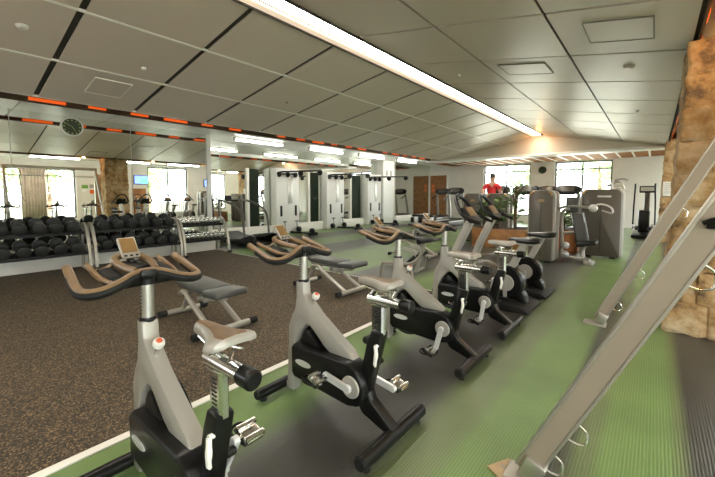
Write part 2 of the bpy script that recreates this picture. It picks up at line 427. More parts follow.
# gable at the end of the vaulted ceiling, white edge beam, slatted timber ceiling behind it
gb = MB()
gb.prism([(-7.7, ZE), (.85, ZE), (.85, 2.93), (.23, zr(.23)+.06), (-3.2, 3.46), (-7.0, zl(-7.0)+.06), (-7.7, 2.93)], YG, YG+.12)
struct('wall_gable', gb, mat('gable_paint', (.66, .60, .50), .5))
struct('trim_5', MB().box((-3.4, YG+.36, ZE-.02), (8.6, .75, .07), bev=.01), M['soffit'])
struct('ceiling_timber', MB().box((-3.5, (YG+.7+YF)/2, 2.80), (9.4, YF-YG-.7, .03)), mat('ceiling_timber', (.34, .13, .035), .65, noise=.3, nscale=6, spec=.15))
sl = MB()
for k in range(20): sl.box((-7.4+.45*k, (YG+.75+YF)/2, 2.779), (.06, YF-YG-.8, .012))
struct('trim_6', sl, M['soffit'])

# mirrors
def mirror(y0, y1, x, z0, z1, label):
    o = MB().box((x-.006, (y0+y1)/2, (z0+z1)/2), (.012, y1-y0-.012, z1-z0)).build('wall_mirror', M['mirror'])
    return tag(o, label, 'mirror', 'mirror panels on the left wall')
mirror(-1.0, .945, XM, .34, ZE, 'frameless wall mirror panel at far left edge behind the first dumbbell rack')
mirror(.945, 2.737, XM, .34, ZE, 'frameless wall mirror panel under the green faced clock behind black dumbbells')
mirror(2.737, YC-.1, XM, .34, ZE, 'frameless wall mirror panel behind the rack of small chrome dumbbells')
mirror(YC, 5.607, XREC, .30, 2.88, 'narrow recessed mirror strip just past the wall end by chrome dumbbells')
mirror(5.607, 9.03, XREC, .30, 2.88, 'recessed mirror panel behind the black curved treadmill and nearest white cable station')
mirror(9.03, 11.44, XREC, .30, 2.88, 'recessed mirror panel behind the middle white cable station')
mirror(11.44, 13.40, XREC, .30, 2.88, 'recessed mirror panel behind the farthest white cable station')
mirror(14.28, YF-.01, -9.52, .30, 2.88, 'recessed mirror panel beside the white column reflecting the brown door')
for i, (y0, y1, lab) in enumerate(((6.47, 6.93, 'dark green upright wall panel behind the curved treadmill'), (9.07, 9.60, 'dark green upright wall panel between nearest and middle cable stations'), (11.45, 12.15, 'dark green upright wall panel between middle and farthest cable stations'))):
    t = thing('wall_panel', lab, 'wall panel', (XREC+.03, (y0+y1)/2, .30), 0, 'dark green wall panels')
    MB().box((0, .06, .93), (.05, y1-y0-.13, 1.84), bev=.005).build('board', M['green'], t)
    MB().box((.0, -(y1-y0)/2+.05, .93), (.06, .09, 1.86), bev=.005).build('edge_strip', M['plinth'], t)
struct('column_left', MB().box((-9.78, 13.84, 1.42), (.40, .88, 2.95), bev=.01), M['cream'])
struct('wall_left_end', MB().box((-9.80, (14.28+YF)/2, 1.85), (.52, YF-14.28, 3.7)).box((-9.50, (14.28+YF)/2, .15), (.10, YF-14.28, .30), bev=.006), M['plinth'])
struct('trim_7', MB().box((XM+.012, YC-.05, 1.55), (.03, .10, 2.4), bev=.004), M['cream'])
for k, yy in enumerate((13.68, 14.02)):
    o = MB().box((-9.575, yy, 2.32), (.015, .16, .24), bev=.004).build('wall_plate', M['ink'])
    tag(o, ('left' if k == 0 else 'right') + ' one of two small grey plates high on white column', 'plate', 'grey plates on the white column')

# stone pillars
def pillar(name, x0, y0, w, d, h):
    mb = MB(); rows = 9; rnd = random.Random(3)
    z = 0
    for k in range(rows):
        hh = h/rows; bat = .034*(z+hh/2)
        off = rnd.uniform(-.02, .02); xs = x0+bat
        cut = xs+w*(.35+.3*rnd.random())
        for a, b in ((xs, cut), (cut, x0+w)):
            mb.box(((a+b)/2, y0+d/2+off*.3, z+hh/2), (b-a+.01, d+rnd.uniform(-.03, .03), hh+.006), bev=.02)
        z += hh
    bmesh.ops.subdivide_edges(mb.bm, edges=mb.bm.edges[:], cuts=9, use_grid_fill=True)
    o = struct(name, mb, M['stone'])
    tx = bpy.data.textures.new(name, 'CLOUDS'); tx.noise_scale = .11; tx.noise_depth = 6
    dm = o.modifiers.new('rough', 'DISPLACE'); dm.texture = tx; dm.strength = .06; dm.mid_level = .5; dm.texture_coords = 'GLOBAL'
    return o
pillar('column_stone_near', .10, 4.58, .62, .80, 2.76)
pillar('column_stone_far', .09, 13.1, 1.0, .80, 2.86)

# doors
def door(name, c, axis, w, h, z0=0):
    d = MB(); s = (w, .05, h) if axis == 'y' else (.05, w, h)
    d.box((c[0], c[1], z0+h/2), s, bev=.004)
    o = struct(name, d, M['wood'])
    f = MB(); t = .06
    for k in (-1, 1):
        if axis == 'y': f.box((c[0]+k*(w/2+t/2), c[1], z0+h/2+t/2), (t, .08, h+t))
        else: f.box((c[0], c[1]+k*(w/2+t/2), z0+h/2+t/2), (.08, t, h+t))
    if axis == 'y': f.box((c[0], c[1], z0+h+t/2), (w, .08, t))
    else: f.box((c[0], c[1], z0+h+t/2), (.08, w, t))
    f.build('door_frame', M['plinth'], o); return o
d1 = door('door_1', (-8.99, YF-.03, 0), 'y', .96, 2.34)
for z in (1.55, 1.78): MB().cyl((-9.28, YF-.06, z), (-9.28, YF-.075, z), .085, n=20).build('orange_disc', M['orangesign'], d1)
MB().box((-8.62, YF-.08, 1.05), (.03, .04, .22), bev=.01).build('door_handle', M['chrome'], d1)
d2 = door('door_2', (XR-.03, 5.45, 0), 'x', .95, 2.25)
d3 = door('door_3', (XR-.03, 6.72, 0), 'x', .62, 1.62)

# ------------------------------------------------------------------ lights of the room
st = thing('strip_light', 'long glowing linear strip light along the ceiling ridge', 'light', (-3.2, 5.4, 3.36))
L0, L1 = YJ[0]-5.4, YG-5.4-.35
MB().box((.06, (L0+L1)/2, .03), (.24, L1-L0, .02)).build('diffuser', M['stripglow'], st)
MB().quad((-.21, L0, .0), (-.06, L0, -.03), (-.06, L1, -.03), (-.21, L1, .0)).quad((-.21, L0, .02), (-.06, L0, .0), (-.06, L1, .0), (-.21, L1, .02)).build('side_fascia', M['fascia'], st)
MB().box((-.215, (L0+L1)/2, .0), (.012, L1-L0, .05)).box((.185, (L0+L1)/2, .0), (.012, L1-L0, .05)).build('edge_rail', M['gap'], st)
def tube_light(x, y, z, L, label):
    t = thing('tube_light', label, 'light', (x, y, z), 0, 'fluorescent tube lights under the side ceilings')
    MB().box((0, 0, .0), (.11, L+.1, .05), bev=.008).build('housing', M['soffit'], t)
    MB().box((0, 0, -.05), (.095, L, .055), bev=.024, seg=3).build('tube', M['tubeglow'], t)
    
    for k in (-1, 1): MB().box((0, k*(L/2+.025), -.045), (.09, .05, .08), bev=.01).build('end_cap', M['white'], t)
for i, (y, n) in enumerate(((6.15, 'nearest'), (8.85, 'second'), (11.4, 'third'), (14.0, 'farthest'))):
    tube_light(-8.72, y, 2.862, 1.55, n+' fluorescent tube on the recess ceiling above the cable stations')
for i, (y, n) in enumerate(((-.9, 'rearmost'), (1.0, 'first'), (3.3, 'second'), (5.9, 'third'), (8.2, 'fourth'), (10.6, 'fifth'), (13.2, 'last'))):
    tube_light(1.35, y, 2.808, 1.5, n+' fluorescent tube on the window side ceiling seen in the mirror')

def lamp(kind, name, loc, energy, col, size=.1, rot=None, sy=None, spot=None):
    l = bpy.data.lights.new(name, kind); l.energy = energy; l.color = col
    if kind == 'AREA':
        l.size = size
        if sy: l.shape = 'RECTANGLE'; l.size_y = sy
    elif kind != 'SUN': l.shadow_soft_size = size
    o = bpy.data.objects.new(name, l); COL.objects.link(o); o.location = loc
    if rot: o.rotation_euler = rot
    if spot: l.spot_size = spot; l.spot_blend = .8
    return o
for y in (-1, 1.5, 4, 6.5, 9, 11.5):     # warm lamps in the eaves slots
    lamp('POINT', 'slot_lamp', (.55, y, 2.80), 5, (1, .50, .15), .05)
lamp('POINT', 'strip_end_lamp', (-3.2, 13.4, 3.15), 4, (1, .45, .12), .06)

# ceiling fittings
def disc(name, x, y, side, r, label, cat, m='white', group=None):
    zf, sl = (zl, SL) if side == 'l' else (zr, -SR)
    t = MB().lathe([(0, -.03), (r*.6, -.03), (r, -.008), (r, .0)], n=20).build(name, M[m])
    t.location = (x, y, zf(x)-.001); t.rotation_euler = (0, -math.atan(sl), 0)
    return tag(t, label, cat, group)
disc('smoke_detector', -5.1, .72, 'l', .055, 'white smoke detector near upper left corner of the ceiling', 'smoke detector')
disc('sprinkler_head', -5.35, 1.95, 'l', .035, 'small white sprinkler on left ceiling above the mirror clock', 'sprinkler', 'white', 'ceiling sprinklers')
disc('sprinkler_head', -5.3, 4.35, 'l', .03, 'small sprinkler on left ceiling between strip light and tube lights', 'sprinkler', 'ink', 'ceiling sprinklers')
disc('sprinkler_head', -5.0, 7.2, 'l', .03, 'small sprinkler farther along the left ceiling', 'sprinkler', 'white', 'ceiling sprinklers')
disc('smoke_detector', -.3, 5.45, 'r', .06, 'white round detector on right ceiling near the stone pillar', 'smoke detector')
disc('sprinkler_head', -2.5, 5.6, 'r', .03, 'small sprinkler on right ceiling close to the strip light', 'sprinkler', 'white', 'ceiling sprinklers')
disc('sprinkler_head', -.3, 8.4, 'r', .03, 'small dark sprinkler on right ceiling beyond the round detector', 'sprinkler', 'ink', 'ceiling sprinklers')
def hatch(x, y, side, w, d, label):
    zf, sl = (zl, SL) if side == 'l' else (zr, -SR)
    o = MB().box((0, 0, -.004), (w, d, .008)).build('access_hatch', M['ceil'])
    f = MB()
    for k in (-1, 1): f.box((k*w/2, 0, -.006), (.008, d, .012)); f.box((0, k*d/2, -.006), (w, .008, .012))
    f.build('hatch_frame', M['joint'] if side == 'l' else M['hatchline'], o)
    o.location = (x, y, zf(x)-.001); o.rotation_euler = (0, -math.atan(sl), 0)
    tag(o, label, 'hatch', 'ceiling access hatches')
hatch(-6.2, 1.78, 'l', .55, .45, 'pale outlined access hatch in left ceiling above the mirror clock')
hatch(-.32, 4.22, 'r', .52, .55, 'dark edged access hatch in right ceiling above the stone pillar')
hatch(-1.45, 5.4, 'r', .6, .5, 'faint access hatch in right ceiling next to the strip light')

# ------------------------------------------------------------------ spin bikes
def spin_bike(label):
    t = thing('spin_bike', label, 'exercise bike', (-1.5, 0, 0), 0, 'spin bikes in the front row')
    fr = MB()
    fr.prism([(-.283, .785), (-.282, .68), (-.296, .60), (-.335, .535), (-.362, .47), (-.362, .40), (-.388, .05), (-.384, .03), (-.322, .03), (-.318, .06), (-.285, .38), (-.25, .455), (-.195, .512), (-.155, .515), (-.115, .485), (-.03, .415), (.10, .345), (.19, .355), (.212, .39), (.175, .43), (-.085, .592), (-.175, .668), (-.212, .71), (-.218, .785)], -.037, .034, bev=.013)
    fr.build('frame', M['frame'], t)
    fw = MB(); fw.lathe([(.20, -.022), (.215, -.015), (.215, .015), (.20, .022), (.16, .010), (.05, .012), (.05, -.012), (.16, -.010), (.20, -.022)], Matrix.Translation((-.185, .062, .30)) @ Matrix.Rotation(PI/2, 4, 'X'), n=40, cap=False)
    fw.build('flywheel', M['black'], t)
    sh = MB(); sh.prism([(-.285, .19), (-.287, .36), (-.265, .385), (.20, .40), (.262, .375), (.312, .30), (.315, .22), (.275, .165), (.20, .145), (-.03, .155), (-.26, .165)], -.085, .036, bev=.022, seg=3)
    sh.prism([(-.25, .37), (-.235, .43), (-.20, .475), (-.17, .475), (-.12, .43), (-.05, .37)], -.03, .0, bev=.008)
    shell = sh.build('drive_cover', M['black'], t)
    bd = MB()
    bd.prism([(-.165+.070*math.cos(a), .283+.020*math.sin(a)) for a in [2*PI*k/24 for k in range(24)]], -.0885, -.084)
    bg_ = bd.build('badge', M['badge'], shell)
    lt = MB()
    for k in range(6): lt.box((-.206+.016*k, -.0892, .283), (.009, .0015, .011))
    lt.build('lettering', M['ink'], bg_)
    # bars on the floor
    for nm, x, L, r in (('front_bar', -.425, .50, .034), ('rear_bar', .465, .58, .038)):
        b = MB(); b.cyl((x, -L/2, r+.02), (x, L/2, r+.02), r, n=20, bev=.006); o = b.build(nm, M['black'], t)
        for k in (-1, 1):
            MB().cyl((x, k*(L/2-.05), .0), (x, k*(L/2-.05), .03), .022, .016, 12).build('levelling_foot', M['blackmatte'], o)
            MB().cyl((x, k*(L/2-.012), r+.02), (x, k*(L/2+.006), r+.02), r*.9, r*.8, 18).build('end_cap', M['blackmatte'], o)
    MB().box((-.40, 0, .055), (.09, .07, .035), bev=.006).build('front_bracket', M['steel'], t)
    se = MB(); se.prism([(.215, .17), (.285, .14), (.405, .60), (.335, .61), (.30, .52)], -.036, .036, bev=.012)
    se.prism([(.235, .26), (.225, .17), (.27, .11), (.41, .065), (.485, .055), (.485, .09), (.33, .20), (.30, .28)], -.036, .036, bev=.012)
    s_ = se.build('seat_tube', M['black'], t)
    rb = MB()
    for k in range(5): rb.box((.345+.018*k, 0, .168-.021*k), (.010, .056, .010), rot=(0, R(48), 0), bev=.002)
    rb.build('tread_rib', M['taupe'], s_)
    lv = MB(); lv.tube([(.375, -.048, .53), (.385, -.055, .49), (.375, -.052, .44), (.372, -.045, .42)], [.010, .012, .010, .007], 8, smooth=3); lv.cyl((.375, -.03, .53), (.375, -.05, .53), .010)
    lv.build('seat_lever', M['white'], s_)
    kn = MB(); kn.cyl((.33, .035, .40), (.33, .075, .40), .017, n=14, bev=.004); kn.build('side_knob', M['black'], s_)
    po = MB(); po.tube([(.362, 0, .585), (.362, 0, .76)], 1, sec=[(.019, .0), (.019, .030), (.010, .040), (-.010, .040), (-.019, .030), (-.019, -.030), (-.010, -.040), (.010, -.040), (.019, -.030)]); p_ = po.build('seat_post', M['chrome'], t)
    mk = MB()
    for k in range(9): mk.box((.362, -.0195, .60+.015*k), (.03, .003, .005))
    mk.build('height_mark', M['black'], p_)
    sd = MB(); sd.tube([(.30, 0, .775), (.505, 0, .775)], 1, sec=[(.030*math.cos(a), .026*math.sin(a)) for a in [2*PI*k/14 for k in range(14)]])
    sd.box((.37, 0, .755), (.12, .045, .03), bev=.008); s2 = sd.build('seat_slider', M['chrome'], t)
    MB().cyl((.505, 0, .775), (.575, 0, .775), .033, n=16, bev=.007).build('end_cap', M['black'], s2)
    MB().tube([(.44, -.0, .79), (.45, 0, .82), (.462, 0, .84)], [.012, .009, .006], 8).build('slider_lever', M['chrome'], s2)
    cl = MB(); cl.tube([(.33, 0, .80), (.35, 0, .83)], .025, 12)
    for k in (-1, 1): cl.tube([(.27, k*.02, .845), (.36, k*.022, .828), (.46, k*.035, .835)], .005, 8, smooth=4)
    cl.build('saddle_rail', M['chrome'], t)
    def ring(x, w, zc, h, n=16):
        out = []
        for k in range(n):
            a = 2*PI*k/n; c, s = math.cos(a), math.sin(a)
            out.append((x, w*math.copysign(abs(c)**.7, c), zc+h*math.copysign(abs(s)**.7, s)-.012*(abs(c)**2)))
        return out
    prof = [(.225, .012, .872, .008), (.24, .026, .873, .018), (.29, .031, .874, .021), (.35, .042, .872, .022), (.40, .066, .870, .022), (.425, .088, .870, .022), (.452, .092, .874, .021), (.472, .080, .878, .017), (.483, .052, .878, .009)]
    sa = MB().loft([ring(*p) for p in prof]).build('saddle', M['frame'], t)
    def topring(x, w, z, n=8):
        return [(x, w*math.cos(PI*k/(n-1)), z+.004*math.sin(PI*k/(n-1))) for k in range(n)]
    MB().loft([topring(x, w*.55, z+h-.003) for x, w, z, h in prof[1:-1]]).build('saddle_sheen', M['tan'], sa)  # tan sheen of the strip light painted onto the saddle
    # handlebar
    ne = MB(); ne.tube([(-.251, 0, .76), (-.246, 0, .995)], .027, 16); n_ = ne.build('handlebar_post', M['steel'], t)
    MB().lathe([(.034, -.010), (.037, 0), (.034, .010)], Matrix.Translation((-.251, 0, .787))).build('collar', M['black'], n_)
    mk = MB()
    for k in range(9): mk.box((-.248-.0004*(9-k), -.022, .815+.016*k), (.018, .012, .004))
    mk.build('height_mark', M['black'], n_)
    kb = MB(); kb.cyl((-.17, -.005, .63), (-.135, -.005, .69), .010, n=10); k_ = kb.build('brake_stem', M['chrome'], t)
    MB().lathe([(.0, -.016), (.020, -.016), (.025, -.004), (.023, .012), (.015, .017), (0, .017)], Matrix.Translation((-.128, -.005, .705)) @ Matrix.Rotation(R(30), 4, 'Y')).build('brake_knob', M['white'], k_)
    MB().lathe([(.0, .0), (.013, .0), (.011, .005), (0, .006)], Matrix.Translation((-.128, -.005, .705)) @ Matrix.Rotation(R(30), 4, 'Y') @ Matrix.Translation((0, 0, .017))).build('brake_cap', M['red'], k_)
    DX, DZ = .025, .008
    half = [(-.53, -.232, 1.010), (-.44, -.238, .985), (-.34, -.243, .955), (-.275, -.232, .943), (-.245, -.185, .945), (-.247, -.12, .962), (-.262, -.05, .990)]
    hb = MB(); hb.tube(half+[(-.266, 0, .995)]+[(x, -y, z) for x, y, z in half[::-1]], .0185, 12, smooth=4); h_ = hb.shift(DX, DZ).build('handlebar', M['tan'], t)  # tan is the painted light on top of the black bar
    un = MB(); un.tube([(x+.003, y*1.005, z-.008) for x, y, z in (half[1:]+[(-.266, 0, .992)]+[(x, -y, z) for x, y, z in half[:0:-1]])], .0205, 10, smooth=4)  # black sleeve keeps the painted sheen to the upper side
    un.shift(DX, DZ).build('unlit_underside', M['blackmatte'], h_)
    hub = MB(); hub.box((-.275, 0, .985), (.085, .075, .045), bev=.014); hub.cyl((-.272, 0, .94), (-.272, 0, .985), .036, n=18)
    for k in (-1, 1): hub.prism([(-.29, .95), (-.25, .935), (-.24, .965), (-.27, .985)], k*.03, k*.13, bev=.008)
    hub.shift(DX, DZ).build('handlebar_hub', M['black'], t)
    ab = MB(); ab.tube([(-.28, -.04, .998), (-.40, -.066, 1.015), (-.49, -.06, 1.03), (-.525, -.03, 1.038), (-.525, .03, 1.038), (-.49, .06, 1.03), (-.40, .066, 1.015), (-.28, .04, .998)], .0165, 10, smooth=4)
    ab.shift(DX, DZ).build('aero_bar', M['tan'], t)
    for k in (-1, 1):
        b = MB(); b.tube([(-.26, k*.13, .965), (-.36, k*.15, .972), (-.50, k*.155, 1.0), (-.55, k*.155, 1.012)], [.010, .013, .013, .011], 8, smooth=3)
        b.tube([(-.47, k*.15, .995), (-.50, k*.10, .99), (-.49, k*.058, 1.022)], .008, 8, smooth=3)
        b.shift(DX, DZ).build('inner_bar', M['tan'], t)
        MB().prism([(-.50, .962), (-.34, .925), (-.30, .94), (-.34, .985), (-.48, 1.0)], k*.07, k*.14, bev=.012).shift(DX, DZ).build('bottle_holder', M['blackmatte'], t)
    cm = MB(); cm.tube([(-.42, 0, 1.01), (-.47, 0, 1.025), (-.488, 0, 1.05)], .016, 8, smooth=3); cm.box((-.42, 0, 1.0), (.16, .085, .03), bev=.010)
    cm.shift(DX, DZ).build('console_mount', M['black'], t)
    T = Matrix.Translation((-.490+DX, .0, 1.080+DZ)) @ Matrix.Rotation(R(-42), 4, 'Y')
    c_ = MB().box((0, 0, 0), (.016, .080, .120), rot=T, bev=.007).build('console', M['tube'], t)
    MB().box((0, 0, 0), (.004, .066, .084), rot=T @ Matrix.Translation((.0075, 0, .010)), bev=.001).build('screen', M['screen'], c_)
    bt = MB()
    for k in (-1, 0, 1): bt.box((0, 0, 0), (.004, .014, .009), rot=T @ Matrix.Translation((.0075, k*.024, -.050)), bev=.001)
    bt.build('button', M['black'], c_)
    cr = MB(); cr.cyl((0, -.102, 0), (0, -.086, 0), .062, n=28, bev=.004); cr.cyl((0, .053, 0), (0, .068, 0), .055, n=24, bev=.004); cr.cyl((0, -.12, 0), (0, .085, 0), .014)
    c = cr.build('crankset', M['frame'], t, (.235, 0, .275))
    for sg, yy in ((1, -.118), (-1, .082)):
        a = MB(); a.tube([(0, yy, 0), (.17*sg, yy, 0)], 1, sec=[(.0085, .019), (-.0085, .019), (-.0085, -.019), (.0085, -.019)])
        a.cyl((0, yy-.012, 0), (0, yy+.012, 0), .024, n=16, bev=.003); a.cyl((.17*sg, yy-.012, 0), (.17*sg, yy+.012, 0), .019, n=14, bev=.003)
        a.build('crank_arm', M['badge'], c)
    for nm, sg, y0 in (('near', 1, -.135), ('far', -1, .095)):
        yc = y0-.05 if sg > 0 else y0+.05
        p = MB(); p.box((0, yc-y0, 0), (.085, .075, .018), bev=.005); p.box((-.03, yc-y0, .012), (.02, .085, .022), bev=.004); p.box((.03, yc-y0, .012), (.02, .085, .022), bev=.004); p.cyl((0, -.06 if sg > 0 else .06, 0), (0, .01 if sg > 0 else -.01, 0), .008)
        po_ = p.build('pedal', M['chrome'], t); po_['side'] = sg
        cg = MB(); d = (yc-y0)
        cg.tube([(.03, d-.04, -.005), (-.05, d-.04, -.04), (-.085, d-.02, -.045), (-.085, d+.02, -.045), (-.05, d+.04, -.04), (.03, d+.04, -.005)], .007, 8, smooth=3)
        cg.box((-.02, d, -.03), (.09, .06, .006), bev=.002)
        cg.build('toe_cage', M['black'], po_)
    return t
def set_crank(bike, deg):
    a = R(deg)
    for ch in bike.children:
        n = ch.name.split('.')[0]
        if n == 'crankset': ch.rotation_euler = (0, -a, 0)
        elif n == 'pedal':
            s = ch['side']; y = -.135 if s > 0 else .095
            ch.location = (.235+s*.17*math.cos(a), y, .275+s*.17*math.sin(a)); ch.rotation_euler = (0, R(20), 0)
bikeA = spin_bike('silver and black spin bike nearest the camera, cut off at the bottom edge')
bikes = [bikeA]
for lab in ('silver and black spin bike standing whole, second in the row from the camera', 'silver and black spin bike third in the row, crank hanging straight down', 'silver and black spin bike farthest in the row, beside the grey upright bikes'):
    bikes.append(dup(bikeA, (0, 0, 0), 0, lab))
for b, y, dg, rz in zip(bikes, (.62, 1.555, 2.68, 3.60), (240, 172, 255, 262), (0, 0, 0, 0)):
    b.location = (-1.5, y, 0); b.rotation_euler = (0, 0, R(rz)); set_crank(b, dg)

# ------------------------------------------------------------------ upright bikes with hoop consoles
def upright_bike(label):
    t = thing('upright_bike', label, 'exercise bike', (-1.5, 0, 0), 0, 'grey upright bikes behind the spin bikes')
    b = MB(); b.lathe([(0, -.07), (.18, -.07), (.205, -.05), (.205, .05), (.18, .07), (0, .07)], Matrix.Translation((.16, -.02, .29)) @ Matrix.Rotation(PI/2, 4, 'X'), n=36)
    b.prism([(.08, .16), (.25, .12), (.34, .04), (.40, .04), (.38, .16), (.30, .26)], -.075, .075, bev=.02); d_ = b.build('drive_disc', M['black'], t)
    MB().cyl((.16, -.105, .29), (.16, -.088, .29), .10, n=28, bev=.004).build('disc_cap', M['frame'], d_)
    s = MB(); s.prism([(-.72, .10), (-.62, .05), (.0, .05), (.12, .20), (.10, .44), (-.10, .52), (-.35, .50), (-.60, .40)], -.10, .10, bev=.05, seg=3)
    s.build('body_shell', M['taupe'], t)
    f = MB(); f.prism([(.16, .0), (.46, .0), (.47, .03), (.40, .07), (.16, .11)], -.28, .28, bev=.015); f.build('rear_base', M['blackmatte'], t)
    f = MB(); f.box((-.66, 0, .05), (.16, .5, .10), bev=.025); f.build('front_base', M['taupe'], t)
    p = MB(); p.tube([(.18, 0, .42), (.34, 0, .76)], 1, sec=[(.05, .035), (-.05, .035), (-.05, -.035), (.05, -.035)]); p.build('seat_post', M['frame'], t)
    sa = MB(); sa.loft([[(x, w*math.cos(2*PI*k/16), z+h*math.sin(2*PI*k/16)) for k in range(16)] for x, w, z, h in ((.16, .02, .80, .015), (.20, .05, .80, .03), (.30, .08, .80, .035), (.40, .13, .805, .04), (.48, .135, .81, .04), (.52, .09, .812, .025))])
    s_ = sa.build('saddle', M['padblack'], t)
    MB().box((.34, 0, .765), (.24, .10, .025), bev=.008).build('saddle_plate', M['frame'], s_)
    m = MB(); m.tube([(-.62, 0, .30), (-.50, 0, .62), (-.33, 0, .98)], 1, sec=[(.055, .03), (.04, .045), (-.04, .045), (-.055, .03), (-.055, -.03), (-.04, -.045), (.04, -.045), (.055, -.03)]); m.build('console_mast', M['frame'], t)
    c = MB(); T = Matrix.Translation((-.32, 0, 1.08)) @ Matrix.Rotation(R(-38), 4, 'Y')
    c.box((0, 0, 0), (.07, .30, .24), rot=T, bev=.03); c_ = c.build('console', M['padblack'], t)
    MB().box((0, 0, 0), (.006, .22, .13), rot=T @ Matrix.Translation((.036, 0, .03)), bev=.002).build('screen', M['tan'], c_)
    h = MB(); h.tube([(-.12, -.21, 1.00), (-.22, -.25, 1.03), (-.36, -.22, 1.12), (-.47, -.12, 1.28), (-.50, 0, 1.33), (-.47, .12, 1.28), (-.36, .22, 1.12), (-.22, .25, 1.03), (-.12, .21, 1.00)], [.024]*9, 10, smooth=4)
    h.tube([(-.28, -.20, 1.06), (-.30, 0, 1.0), (-.28, .20, 1.06)], .02, 8, smooth=3)
    h.build('hoop_handle', M['black'], t)
    k = MB(); k.tube([(.16, -.12, .29), (.17, -.12, .13)], 1, sec=[(.010, .02), (-.010, .02), (-.010, -.02), (.010, -.02)]); k.tube([(.16, .10, .29), (.15, .10, .45)], 1, sec=[(.010, .02), (-.010, .02), (-.010, -.02), (.010, -.02)]); k.cyl((.16, -.13, .29), (.16, .11, .29), .02); k_ = k.build('crank_arm', M['frame'], t)
    q = MB(); q.box((.17, -.18, .12), (.10, .09, .03), bev=.01).box((.15, .16, .46), (.10, .09, .03), bev=.01); q.build('pedal', M['black'], k_)
    return t
u1 = upright_bike('grey upright bike with hoop console and black disc, beside the farthest spin bike')
u1.location = (-1.5, 4.48, 0)
u2 = dup(u1, (-1.49, 5.28, 0), 0, 'grey upright bike with hoop console, farther one, nearest the tall grey weight machines')

# ------------------------------------------------------------------ weight benches
def bench(label, loc, rz=0):
    """seat end at +x"""
    t = thing('weight_bench', label, 'bench', loc, rz, 'grey padded weight benches')
    def padm(x0, x1, w, z0, z1, tilt=0):
        L = math.hypot(x1-x0, z1-z0); a = math.atan2(z1-z0, x1-x0)
        return MB().box(((x0+x1)/2, 0, (z0+z1)/2), (L, w, .065), rot=(0, -a, 0), bev=.022, seg=3)
    padm(-.62, -.36, .22, .43, .415).build('head_pad', M['pad'], t)
    padm(-.35, .28, .30, .41, .40).build('back_pad', M['pad'], t)
    padm(.30, .60, .34, .395, .41).build('seat_pad', M['pad'], t)
    f = MB()
    for k in (-1, 1):
        f.tube([(-.30, k*.13, .30), (-.22, k*.135, .335), (-.12, k*.14, .325), (-.02, k*.145, .27), (.46, k*.15, .055)], .026, 10, smooth=4)
    f.cyl((.46, -.27, .05), (.46, .27, .05), .031, n=16)
    f.box((0, 0, .34), (.9, .06, .05), bev=.008); f.cyl((-.30, -.15, .30), (-.30, .15, .30), .02)
    f.tube([(-.35, 0, .33), (-.48, 0, .18), (-.56, 0, .06)], .025, 10); f.cyl((-.56, -.20, .05), (-.56, .20, .05), .028, n=16)
    f.build('frame', M['tube'], t)
    for x, L in ((.46, .27), (-.56, .20)):
        for k in (-1, 1): MB().cyl((x, k*(L-.02), .052), (x, k*(L+.07), .052), .034, n=16, bev=.006).build('end_grip', M['blackmatte'], t)
    h = MB(); h.box((.12, -.06, .30), (.16, .03, .06), bev=.008).cyl((.20, -.10, .29), (.20, .08, .29), .016).cyl((.10, -.12, .31), (.10, -.05, .31), .022, n=12).box((.26, 0, .32), (.10, .12, .04), bev=.008)
    h.build('adjuster', M['steel'], t)
    return t
bn = bench('grey padded bench on the brown carpet beyond the nearest spin bike', (-3.545, 1.80, .005), 0)
bn.scale = (.88, 1, 1)
bn2 = dup(bn, (-3.48, 3.62, .005), R(0), 'grey padded bench at the carpet edge behind second spin bike, its pad level with handlebars')
bn3 = dup(bn, (-3.95, 6.7, 0), R(4), 'grey padded bench on green matting seen between the third and farthest spin bikes')
bn4 = dup(bn, (-5.6, 9.8, 0), R(90), 'small distant grey bench in front of the farthest cable station')
# decline rail at the right end of the second bench
t = thing('ab_bench', 'low black board with silver side bracket on green matting behind third spin bike', 'bench', (-3.25, 5.45, 0), R(10))
MB().box((0, 0, .20), (.42, .30, .05), rot=(0, R(-42), 0), bev=.015).build('board', M['padblack'], t)
f = MB(); 
for k in (-1, 1): f.tube([(-.12, k*.17, .42), (.08, k*.17, .36), (.17, k*.17, .22), (.13, k*.17, .04)], 1, smooth=4, sec=[(.012, .03), (-.012, .03), (-.012, -.03), (.012, -.03)])
f.cyl((.13, -.2, .03), (.13, .2, .03), .028); f.build('side_bracket', M['steel'], t)
MB().cyl((.17, -.22, .30), (.17, .22, .30), .035, n=14, bev=.006).build('roller', M['blackmatte'], t)
t = thing('bench_bar', 'bent grey steel leg rail rising from the pad behind the second spin bike', 'bench', (-2.75, 4.2, 0), 0)
f = MB(); f.tube([(-.25, 0, .36), (.0, 0, .38), (.22, 0, .40), (.36, 0, .52), (.42, 0, .72)], .024, 10, smooth=4); f.tube([(-.25, 0, .36), (-.30, 0, .05)], .024); f.cyl((-.30, -.22, .03), (-.30, .22, .03), .03); f.tube([(.22, 0, .40), (.25, 0, .05)], .02); f.cyl((.25, -.18, .03), (.25, .18, .03), .03)
f.build('rail', M['tube'], t)
MB().cyl((.42, -.16, .73), (.42, .16, .73), .035, n=14, bev=.006).build('roller', M['blackmatte'], t)

